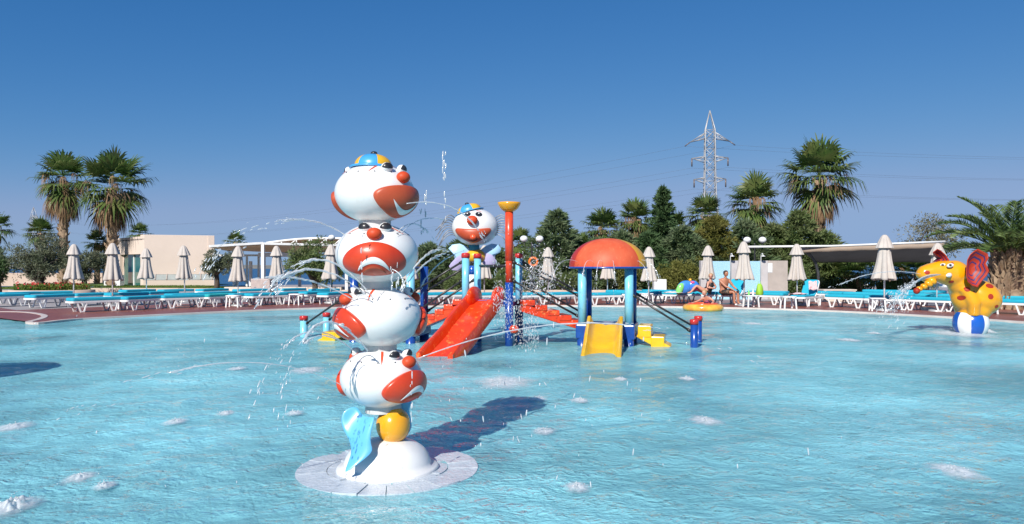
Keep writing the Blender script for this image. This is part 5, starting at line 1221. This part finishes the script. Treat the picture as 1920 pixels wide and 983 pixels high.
for i, (x, yt, w, mt, lb) in enumerate([(1175, 492, 90, 'golden_leaf', 'leafy shrub seen under the dome'), (1255, 490, 100, 'golden_leaf', 'golden shrub left of the white box'), (1296, 478, 90, 'golden_leaf', 'golden shrub at the shower wall\'s corner'), (1100, 500, 90, 'bush_leaf', 'shrub behind the dome\'s left post'), (1040, 500, 110, 'bush_leaf', 'shrub below the leaning conifer'), (960, 502, 90, 'bush_leaf', 'shrub behind the red post'), (860, 505, 100, 'bush_leaf', 'shrub behind the far clown\'s column'), (770, 506, 100, 'bush_leaf', 'shrub right of the stacked clown heads'), (1500, 494, 90, 'bush_leaf', 'shrub beside the awning\'s bent post'), (690, 500, 110, 'bush_leaf', 'shrub hidden behind the stacked heads')]):
    blob_tree('shrub', x, yt, 41 - (i % 3) * .5, w, .05, lb, 'shrub', mt, 200 + i, 5500, (.18, .05), 12, trunk=False, gaps=.15)
for i, (x, yc, rp, lb) in enumerate([(1588, 520, 52, 'low bushy palm under the awning, left one'), (1660, 516, 56, 'low bushy palm under the awning behind the big umbrella'), (1720, 518, 50, 'low bushy palm under the awning near the elephant')]):
    fan_palm(x, yc, 41, rp, lb, .2, .2, 50 + i, 40, .8)
blob_tree('sparse_tree', 1738, 396, 46, 132, 2.0, 'sparse airy tree with thin leaves behind the awning', 'tree', 'twig_leaf', 55, 3600, (.16, .06), 20, gaps=.75, trunk_r=.1)
date_palm(1894, 482, 27.5, 132, 'large date palm at the right with a stout trunk', 540, 56, 40, .52)

# ------------------------------------------------------------------ pylons and power lines
PYY = 170.0
def pylon_proto():
    t = thing('power_pylon', (0, 0, 0), 'x', 'pylon', 'lattice power pylons')
    zz = [-6, 4, 12, 18.5, 23.6, 28.3, 32.6]; hw = [3.1, 2.35, 1.75, 1.28, 1.15, 1.12, 1.05]; ztop = 37.1
    for sx in (-1, 1):
        for sy in (-1, 1):
            m = MB(); m.tube([(sx * h, sy * h, z) for z, h in zip(zz, hw)] + [(0, 0, ztop)], .13, 5); m.build('leg', 'steel', t)
    br = MB()
    zs = []; 
    for i in range(len(zz) - 1):
        k = max(1, int((zz[i + 1] - zz[i]) / (hw[i] * 1.55)))
        for j in range(k): zs.append(zz[i] + (zz[i + 1] - zz[i]) * j / k)
    zs.append(zz[-1]); H = lambda z: float(np.interp(z, zz, hw))
    for a, b in zip(zs[:-1], zs[1:]):
        ha_, hb_ = H(a), H(b)
        for s_ in (-1, 1):
            br.tube([(-ha_, s_ * ha_, a), (hb_, s_ * hb_, b)], .07, 4); br.tube([(ha_, s_ * ha_, a), (-hb_, s_ * hb_, b)], .07, 4); br.tube([(s_ * ha_, -ha_, a), (s_ * hb_, hb_, b)], .07, 4); br.tube([(s_ * ha_, ha_, a), (s_ * hb_, -hb_, b)], .07, 4); br.tube([(-hb_, s_ * hb_, b), (hb_, s_ * hb_, b)], .06, 4)
    br.build('bracing', 'steel', t)['kind'] = 'stuff'
    ends = []
    for (z, L_, up, drop) in ((32.0, 4.4, -2.0, 0), (26.6, 4.0, -.3, 2.2), (21.8, 3.5, -.3, 2.2)):
        for sx in (-1, 1):
            m = MB(); tip = Vector((sx * L_, 0, z + up)); h = H(z)
            for sy in (-1, 1): m.tube([(sx * h, sy * h, z), tuple(tip)], .09, 4); m.tube([(sx * h, sy * h, z - 1.2), tuple(tip)], .09, 4); m.tube([(sx * (h + (L_ - h) * .5), sy * h * .5, z - .6 + up * .5), (sx * h, sy * h, z)], .06, 4)
            ar = m.build('cross_arm', 'steel', t); e = tip
            if drop: MB().tube([tip, tip - Vector((0, 0, drop * .85))], .16, 8).build('insulator', 'insulator', ar); e = tip - Vector((0, 0, drop))
            else: MB().tube([tip, tip + Vector((sx * 1.2, 0, -.9))], .12, 8).build('insulator', 'insulator', ar); e = tip + Vector((sx * 1.2, 0, -.9))
            ends.append(e)
    return t, ends
pyl, ends = pylon_proto(); pyl.location = (gx(1331, PYY), PYY, 0); pyl.rotation_euler.z = R(-8); pyl['label'] = 'tall grey lattice power pylon behind the palms'
p2 = dup(pyl); p2.location = (gx(63, 445), 445, 0); p2.rotation_euler.z = R(-30); p2['label'] = 'distant power pylon at the left behind the olive tree'
def pw(o, e): return Matrix.LocRotScale(o.location, o.rotation_euler, None) @ e
for i, e in enumerate(ends):
    a, b = pw(pyl, e), pw(p2, e); c = Vector((a.x + 190, a.y + 14, a.z + 2)); nm = ['upper', 'upper', 'middle', 'middle', 'lower', 'lower'][i] + ' ' + ('near' if i % 2 == 0 else 'far')
    for (p, q, sag, sd) in ((a, b, 9, 'towards the distant pylon'), (a, c, 3, 'out of the picture to the right')):
        o = MB().tube([p.lerp(q, t) - Vector((0, 0, sag * 4 * t * (1 - t))) for t in [j / 40 for j in range(41)]], .016, 4).build('power_line', 'wire'); tag(o, f'thin {nm} power line from the pylon {sd}', 'power line', 'power lines')

# ------------------------------------------------------------------ far shore, boats
for i, (x0, x1, h, Y, sd) in enumerate(((-500, 700, 26, 2600, 1), (300, 1000, 14, 4200, 2))):
    mb = MB(); n = 90; r = rs(70 + i); prof = [h * (.25 + .75 * (.5 + .5 * noise.noise(Vector((j * .11, sd, 0))))) * math.sin(PI * j / n) ** .4 for j in range(n + 1)]
    vs = []
    for j in range(n + 1):
        X = gx(x0 + (x1 - x0) * j / n, Y); vs += [(X, Y, -6.5), (X, Y + 120, prof[j] - 6), (X, Y + 900, -6.5)]
    mb.add(vs, [(j * 3 + k, (j + 1) * 3 + k, (j + 1) * 3 + k + 1, j * 3 + k + 1) for j in range(n) for k in range(2)]); o = mb.build('far_hills', 'shore'); o['kind'] = 'structure'
def boat(x, y, L_, label):
    Y = 7.6 * F / (y - HY); t = thing('motor_boat', (gx(x, Y), Y, -6), label, 'boat'); n = 12; vs = []
    for i in range(n + 1):
        s_ = i / n; w = L_ * .16 * math.sin(PI * min(1, .12 + s_ * .88)) ** .6 * (1 if s_ < .6 else 1 - ((s_ - .6) / .4) ** 2); w = max(w, .02); z = L_ * (.11 + .05 * s_ ** 2); X = (s_ - .5) * L_
        vs += [(X, -w, z), (X, -w * .5, -.05), (X, w * .5, -.05), (X, w, z)]
    m = MB(); m.add(vs, [(i * 4 + k, (i + 1) * 4 + k, (i + 1) * 4 + k + 1, i * 4 + k + 1) for i in range(n) for k in range(3)] + [(i * 4 + 3, (i + 1) * 4 + 3, (i + 1) * 4, i * 4) for i in range(n)]); m.build('hull', 'boat_white', t)
    MB().box((-.05 * L_, 0, L_ * .19), (L_ * .3, L_ * .2, L_ * .11), taper=.75).build('cabin', 'boat_white', t, bevel=.03); MB().box((0, 0, L_ * .06), (L_ * .8, L_ * .27, L_ * .015)).build('stripe', 'boat_red', t)
boat(1612, 538, 6.5, 'white motor boat on the sea beneath the low palms'); boat(1774, 541, 5.5, 'small white boat on the sea behind the elephant')

# ------------------------------------------------------------------ people
def figure(label, loc, rz, J, edges, rad, skin, sub=2):
    """one continuous skinned body; J joint -> position, rad joint -> radius"""
    t = thing('person', loc, label, 'person', rz=rz); names = list(J); ix = {k: i for i, k in enumerate(names)}
    me = bpy.data.meshes.new('body'); me.from_pydata([J[k] for k in names], [(ix[a], ix[b]) for a, b in edges], []); me.materials.append(MATS[skin])
    o = bpy.data.objects.new('body', me); COL.objects.link(o); o.parent = t
    sk = o.modifiers.new('skin', 'SKIN'); sk.use_smooth_shade = True
    lay = me.skin_vertices[0] if me.skin_vertices else None
    if lay is None:
        import bmesh
        bm = bmesh.new(); bm.from_mesh(me); bm.verts.layers.skin.verify(); bm.to_mesh(me); bm.free(); lay = me.skin_vertices[0]
    for k, i in ix.items(): rr = rad[k]; lay.data[i].radius = rr if hasattr(rr, '__len__') else (rr, rr); lay.data[i].use_root = (k == 'pelvis')
    s_ = o.modifiers.new('sub', 'SUBSURF'); s_.levels = s_.render_levels = sub
    return t, o
def hand(J, E, rad, wrist, d, up, pre, curl=.4):
    d = Vector(d).normalized(); up = Vector(up).normalized(); s_ = d.cross(up).normalized(); w = Vector(J[wrist]); J[pre + 'palm'] = w + d * .075; rad[pre + 'palm'] = (.034, .02); E.append((wrist, pre + 'palm'))
    for i, (o_, L_) in enumerate(((-.028, .065), (-.010, .078), (.010, .074), (.028, .058))):
        k = f'{pre}f{i}'; b = J[pre + 'palm'] + s_ * o_ + d * .012; J[k + 'a'] = b + d * L_ * .5 - up * L_ * curl * .25; J[k + 'b'] = b + d * L_ * .8 - up * L_ * curl; rad[k + 'a'] = .0095; rad[k + 'b'] = .008; E.extend([(pre + 'palm', k + 'a'), (k + 'a', k + 'b')])
    J[pre + 't'] = w + d * .05 - s_ * .05; J[pre + 'tt'] = w + d * .085 - s_ * .062 - up * .01; rad[pre + 't'] = .011; rad[pre + 'tt'] = .009; E.extend([(wrist, pre + 't'), (pre + 't', pre + 'tt')])
def head_bits(t, c, f, s, skin, hair, long=False, glasses=False):
    """face details and hair; c = head centre, f = facing"""
    f = Vector(f).normalized(); z = Vector((0, 0, 1)); r_ = f.cross(z).normalized(); z = r_.cross(f); M = Matrix((( r_.x, -f.x, z.x, 0), (r_.y, -f.y, z.y, 0), (r_.z, -f.z, z.z, 0), (0, 0, 0, 1)))
    c = Vector(c)
    hd_ = MB().ell(c, (s * .74, s * .90, s), 20, 14, M=M); hd_.ell(c + f * s * .28 - z * s * .52, (s * .48, s * .5, s * .42), 16, 10, M=M); ho = hd_.build('head', skin, t)
    MB().ell(c + f * s * .92 - z * s * .12, (s * .12, s * .18, s * .20), 10, 8, M=M).build('nose', skin, ho)
    MB().ell(c + f * s * .80 - z * s * .50, (s * .24, s * .06, s * .06), 10, 6, M=M).build('mouth', 'lips', ho)
    for k in (-1, 1):
        MB().ell(c + f * s * .78 + r_ * k * s * .30 + z * s * .06, (s * (.24 if glasses else .13), s * .08, s * (.17 if glasses else .08)), 10, 8, M=M).build('sunglass_lens' if glasses else 'eye', 'swim_black', ho)
        MB().ell(c + r_ * k * s * .74 - z * s * .05, (s * .08, s * .16, s * .22), 8, 6, M=M).build('ear', skin, ho)
    h = MB(); h.ell(c - f * s * .14 + z * s * .16, (s * .84, s * .92, s * .96), 22, 14, M=M); h.v = [p for p in h.v]
    # cut the cap of hair away from the face
    keep = []; 
    for fa in h.f:
        ctr = sum((Vector(h.v[i]) for i in fa), Vector()) / len(fa) - c; keep.append(not (ctr.dot(f) > s * .30 and ctr.dot(z) < s * .52) and ctr.dot(z) > -s * (.75 if long else .45))
    h.f = [a for a, k in zip(h.f, keep) if k]; h.m = [0] * len(h.f); h.s = [True] * len(h.f)
    for i in range(26):
        a = rnd.uniform(0, 6.28); p = c - f * s * .1 + r_ * math.cos(a) * s * .72 - f * abs(math.sin(a)) * s * .7 + z * s * rnd.uniform(-.3 if long else .1, .75); h.ell(p, (s * .2, s * .2, s * .24), 8, 6)
    h.build('hair', hair, t)
    return ho
# the man sits sideways on a lounger, feet on the deck, arms on his knees
MY = gy(571, DZ) - .35; MX = gx(1357, MY)
J = {'pelvis': (0, 0, .53), 'belly': (-.02, -.02, .70), 'chest': (.0, -.06, .92), 'neck': (.03, -.11, 1.09), 'headb': (.04, -.14, 1.17),
     'hipL': (-.06, -.10, .50), 'kneeL': (.30, -.42, .54), 'ankL': (.30, -.45, .10), 'toeL': (.37, -.62, .04), 'hipR': (.08, .02, .50), 'kneeR': (.52, -.20, .53), 'ankR': (.52, -.22, .10), 'toeR': (.62, -.38, .04),
     'shL': (-.19, -.12, 1.00), 'elL': (-.02, -.33, .76), 'wrL': (.20, -.44, .66), 'shR': (.20, -.02, 1.00), 'elR': (.36, -.10, .76), 'wrR': (.46, -.24, .64)}
E = [('pelvis', 'belly'), ('belly', 'chest'), ('chest', 'neck'), ('neck', 'headb'), ('pelvis', 'hipL'), ('hipL', 'kneeL'), ('kneeL', 'ankL'), ('ankL', 'toeL'), ('pelvis', 'hipR'), ('hipR', 'kneeR'), ('kneeR', 'ankR'), ('ankR', 'toeR'), ('chest', 'shL'), ('shL', 'elL'), ('elL', 'wrL'), ('chest', 'shR'), ('shR', 'elR'), ('elR', 'wrR')]
rad = {'pelvis': (.16, .13), 'belly': (.155, .125), 'chest': (.175, .125), 'neck': .065, 'headb': .06, 'hipL': .105, 'hipR': .105, 'kneeL': .066, 'kneeR': .066, 'ankL': .043, 'ankR': .043, 'toeL': .036, 'toeR': .036, 'shL': .075, 'shR': .075, 'elL': .048, 'elR': .048, 'wrL': .032, 'wrR': .032}
hand(J, E, rad, 'wrL', (.7, -.4, -.5), (0, 0, 1), 'L'); hand(J, E, rad, 'wrR', (.5, -.5, -.6), (0, 0, 1), 'R')
man, mbody = figure('tanned bare-chested man in dark patterned shorts sitting on a lounger', (MX, MY, DZ), 0, J, E, rad, 'skin_tan')
head_bits(man, (.045, -.16, 1.275), (.35, -.93, -.12), .118, 'skin_tan', 'hair_dark')
sh = MB(); sh.tube([(-.0, .03, .60), (-.0, -.01, .50)], [.175, .19], 18); sh.tube([(-.05, -.08, .51), (.17, -.31, .545)], [.135, .108], 16); sh.tube([(.08, .02, .51), (.34, -.11, .54)], [.135, .108], 16); sh.build('shorts', 'shorts_pattern', man)
for p in ((.345, -.56, .035), (.585, -.33, .035)): MB().ell(p, (.055, .14, .05), 14, 8, M=Matrix.Rotation(R(-28), 4, 'Z')).build('shoe', 'white_plastic', man)
# the woman reclines on the next lounger, knees drawn up
WY = gy(571, DZ) + .1; WX = gx(1316, WY)
J = {'pelvis': (.22, 0, .54), 'belly': (.30, -.01, .66), 'chest': (.33, -.02, .84), 'neck': (.34, -.04, 1.00), 'headb': (.345, -.06, 1.07), 'hipL': (.12, -.11, .52), 'kneeL': (-.26, -.15, .78), 'ankL': (-.50, -.16, .50), 'toeL': (-.64, -.17, .47), 'hipR': (.12, .11, .52), 'kneeR': (-.30, .12, .66), 'ankR': (-.62, .10, .49), 'toeR': (-.76, .10, .50),
     'shL': (.22, -.17, .92), 'elL': (.16, -.26, .70), 'wrL': (.36, -.30, .68), 'shR': (.46, .10, .92), 'elR': (.62, .12, .72), 'wrR': (.50, -.10, .66)}
E = [('pelvis', 'belly'), ('belly', 'chest'), ('chest', 'neck'), ('neck', 'headb'), ('pelvis', 'hipL'), ('hipL', 'kneeL'), ('kneeL', 'ankL'), ('ankL', 'toeL'), ('pelvis', 'hipR'), ('hipR', 'kneeR'), ('kneeR', 'ankR'), ('ankR', 'toeR'), ('chest', 'shL'), ('shL', 'elL'), ('elL', 'wrL'), ('chest', 'shR'), ('shR', 'elR'), ('elR', 'wrR')]
rad = {'pelvis': (.165, .13), 'belly': (.14, .115), 'chest': (.145, .115), 'neck': .052, 'headb': .05, 'hipL': .105, 'hipR': .105, 'kneeL': .064, 'kneeR': .064, 'ankL': .04, 'ankR': .04, 'toeL': .033, 'toeR': .033, 'shL': .06, 'shR': .06, 'elL': .04, 'elR': .04, 'wrL': .028, 'wrR': .028}
hand(J, E, rad, 'wrL', (.9, .1, -.1), (0, 0, 1), 'L'); hand(J, E, rad, 'wrR', (-.6, -.6, -.1), (0, 0, 1), 'R')
wom, wbody = figure('blonde woman in a black swimsuit and sunglasses reclining on a lounger', (WX, WY, DZ), 0, J, E, rad, 'skin_pink')
head_bits(wom, (.345, -.085, 1.165), (-.25, -.95, -.05), .112, 'skin_pink', 'hair_blond', True, True)
sw_ = MB(); sw_.tube([(.20, .0, .51), (.25, -.005, .60), (.30, -.01, .68), (.33, -.02, .80), (.335, -.025, .90)], [.185, .17, .152, .165, .14], 20); sw_.tube([(.24, -.11, .88), (.27, -.06, .99), (.30, .03, 1.0)], .022, 8); sw_.tube([(.43, -.06, .88), (.41, -.02, .99), (.39, .04, .99)], .022, 8); sw_.build('swimsuit', 'swim_black', wom)
# child leaning over a floating ring
RY_ = 27.2; RX = gx(1318, RY_)
fl = thing('inflatable_ring', (RX, RY_, 0), 'round orange and yellow inflatable ring floating by the deck', 'inflatable'); n = 40
mb = MB(); mb.tube([(math.cos(2 * PI * i / n) * .53, math.sin(2 * PI * i / n) * .53, .10) for i in range(n + 1)], .20, 16, caps=False); mb.v = [(x, y, .10 + (z - .10) * .72) for x, y, z in mb.v]; mb.build('tube', 'float_orange', fl)
mb = MB(); mb.tube([(math.cos(2 * PI * i / n) * .50, math.sin(2 * PI * i / n) * .50, .232) for i in range(n + 1)], .05, 10, caps=False); mb.build('rim_stripe', 'float_red', fl); MB().ell((0, 0, .09), (.40, .40, .03), 24, 8).build('floor_sheet', 'float_red', fl)
J = {'pelvis': (.20, .30, .12), 'belly': (.17, .22, .26), 'chest': (.11, .10, .40), 'neck': (.05, .02, .49), 'headb': (.03, -.01, .53), 'hipL': (.14, .32, .08), 'kneeL': (.15, .55, -.10), 'ankL': (.15, .75, -.25), 'hipR': (.27, .32, .08), 'kneeR': (.30, .55, -.10), 'ankR': (.32, .75, -.25), 'shL': (-.01, .08, .42), 'elL': (-.22, -.06, .33), 'wrL': (-.40, -.10, .27), 'shR': (.24, .06, .42), 'elR': (.34, -.08, .32), 'wrR': (.24, -.24, .28)}
E = [('pelvis', 'belly'), ('belly', 'chest'), ('chest', 'neck'), ('neck', 'headb'), ('pelvis', 'hipL'), ('hipL', 'kneeL'), ('kneeL', 'ankL'), ('pelvis', 'hipR'), ('hipR', 'kneeR'), ('kneeR', 'ankR'), ('chest', 'shL'), ('shL', 'elL'), ('elL', 'wrL'), ('chest', 'shR'), ('shR', 'elR'), ('elR', 'wrR')]
rad = {'pelvis': .10, 'belly': .095, 'chest': (.11, .09), 'neck': .042, 'headb': .042, 'hipL': .07, 'hipR': .07, 'kneeL': .05, 'kneeR': .05, 'ankL': .032, 'ankR': .032, 'shL': .048, 'shR': .048, 'elL': .034, 'elR': .034, 'wrL': .025, 'wrR': .025}
hand(J, E, rad, 'wrL', (-.9, -.3, -.2), (0, 0, 1), 'L'); hand(J, E, rad, 'wrR', (-.3, -.9, -.2), (0, 0, 1), 'R')
ch, cbody = figure('blond child in a dark swimsuit leaning over the inflatable ring', (RX + .05, RY_ + .05, 0.02), 0, J, E, rad, 'skin_pink')
head_bits(ch, (.0, -.05, .63), (-.75, -.65, -.15), .105, 'skin_pink', 'hair_blond', True)
sw_ = MB(); sw_.tube([(.20, .31, .09), (.185, .25, .20), (.15, .17, .32), (.115, .11, .39)], [.125, .115, .125, .105], 16); sw_.build('swimsuit', 'swim_dark', ch)

# ------------------------------------------------------------------ belongings on the loungers
FY = gy(571, DZ) + .2
t = thing('inflatable_float', (gx(1284, FY), FY, DZ + .44), 'blue, green and pink inflatable animal float lying on a lounger', 'inflatable')
MB().ell((0, 0, .26), (.34, .16, .27), 20, 12, M=RY(-24)).build('pillow', 'float_blue', t); MB().ell((.34, -.02, .30), (.26, .13, .24), 18, 12, M=RY(15)).build('pillow', 'float_blue', t); MB().ell((-.22, -.1, .2), (.15, .12, .26), 16, 10, M=RY(24)).build('pillow', 'float_green', t); MB().ell((.42, -.1, .22), (.16, .1, .09), 14, 8).build('fin', 'float_pink', t); MB().ell((.22, -.02, .56), (.07, .07, .07), 12, 8).build('duck_head', 'body_yellow', t); MB().ell((.3, -.1, .46), (.09, .07, .06), 12, 8).build('fin', 'float_pink', t)
GY_ = gy(574, DZ)
t = thing('green_bag', (gx(1424, GY_), GY_, DZ + .44), 'lime green standing bag on the lounger right of the man', 'bag'); mb = MB(); mb.lathe([(.13, 0), (.15, .06), (.13, .22), (.10, .36), (.06, .44), (.002, .45)], 18, rf=lambda a, i: 1 + .12 * math.sin(3 * a + i)); mb.build('bag_body', 'lime', t); MB().tube([(-.06, 0, .4), (-.05, 0, .52), (.05, 0, .52), (.06, 0, .4)], .012, 8).build('handle', 'lime', t)
def towel(x, Y, z, w, d, mat, label, seed, drop=0):
    t = MB(); nu, nv = 16, 12
    t.grid(lambda a, b: ((a - .5) * w, (b - .5) * d, .03 + .035 * noise.noise(Vector((a * 4, b * 4, seed))) + .05 * math.exp(-((a - .5) ** 2 + (b - .5) ** 2) * 9)), nu, nv)
    o = t.build('towel', mat, None, solid=.012); o.location = (gx(x, Y), Y, z); tag(o, label, 'towel', 'towels on the loungers'); return o
towel(1408, GY_ + .4, DZ + .45, .6, .4, 'towel_pink', 'crumpled pink and white towel behind the green bag', 1); towel(1498, gy(574, DZ), DZ + .45, .55, .45, 'towel_pink', 'pink towel on the seat of the steep-backed lounger', 2); towel(1262, FY, DZ + .45, .7, .5, 'towel_white', 'white towel under the inflatable float', 3)
t = MB(); t.grid(lambda a, b: ((a - .5) * .34, -.02 - .04 * b, -.34 * b + .02 * math.sin(9 * a)), 10, 8); o = t.build('towel', 'towel_pink', None, solid=.012); YB = gy(574, DZ); o.location = (gx(1521, YB), YB - .14, DZ + .98); tag(o, 'patterned towel hanging over the steep backrest', 'towel', 'towels on the loungers')
for i, (x, dx, mt, lb) in enumerate(((1404, 0, 'float_green', 'small green bottle on the table beside the man'), (1412, 0, 'frame_white', 'small white bottle on the table beside the man'))):
    m = MB(); m.lathe([(.035, 0), (.037, .12), (.03, .16), (.014, .19), (.014, .23), (.002, .235)], 14); o = m.build('bottle', mt); o.location = (gx(x, 28.5), 28.5, DZ + .46); tag(o, lb, 'bottle')
block(-90, 192, 512, 60, .4, 'terrace_wall', 'curb_stone', 'long beige terrace wall behind the olive trees', 'wall')
# unseen mushroom shape added left of the view to shade the pool floor
mf = thing('shadow_caster', (-9.1, 9.05, 0), 'unseen orange dome on a column, added to cast the shadow at the left', 'fountain')
mb = MB(); mb.lathe([(.95 * math.cos(R(t)) ** .92, 1.75 + .62 * math.sin(R(t))) for t in range(0, 90, 6)] + [(.002, 2.37)], 40); mb.build('dome', 'orange_dome', mf)
MB().tube([(0, 0, FLOOR), (0, 0, 2.3)], .12, 18).build('column', 'post_light_blue', mf)
#SECTION5
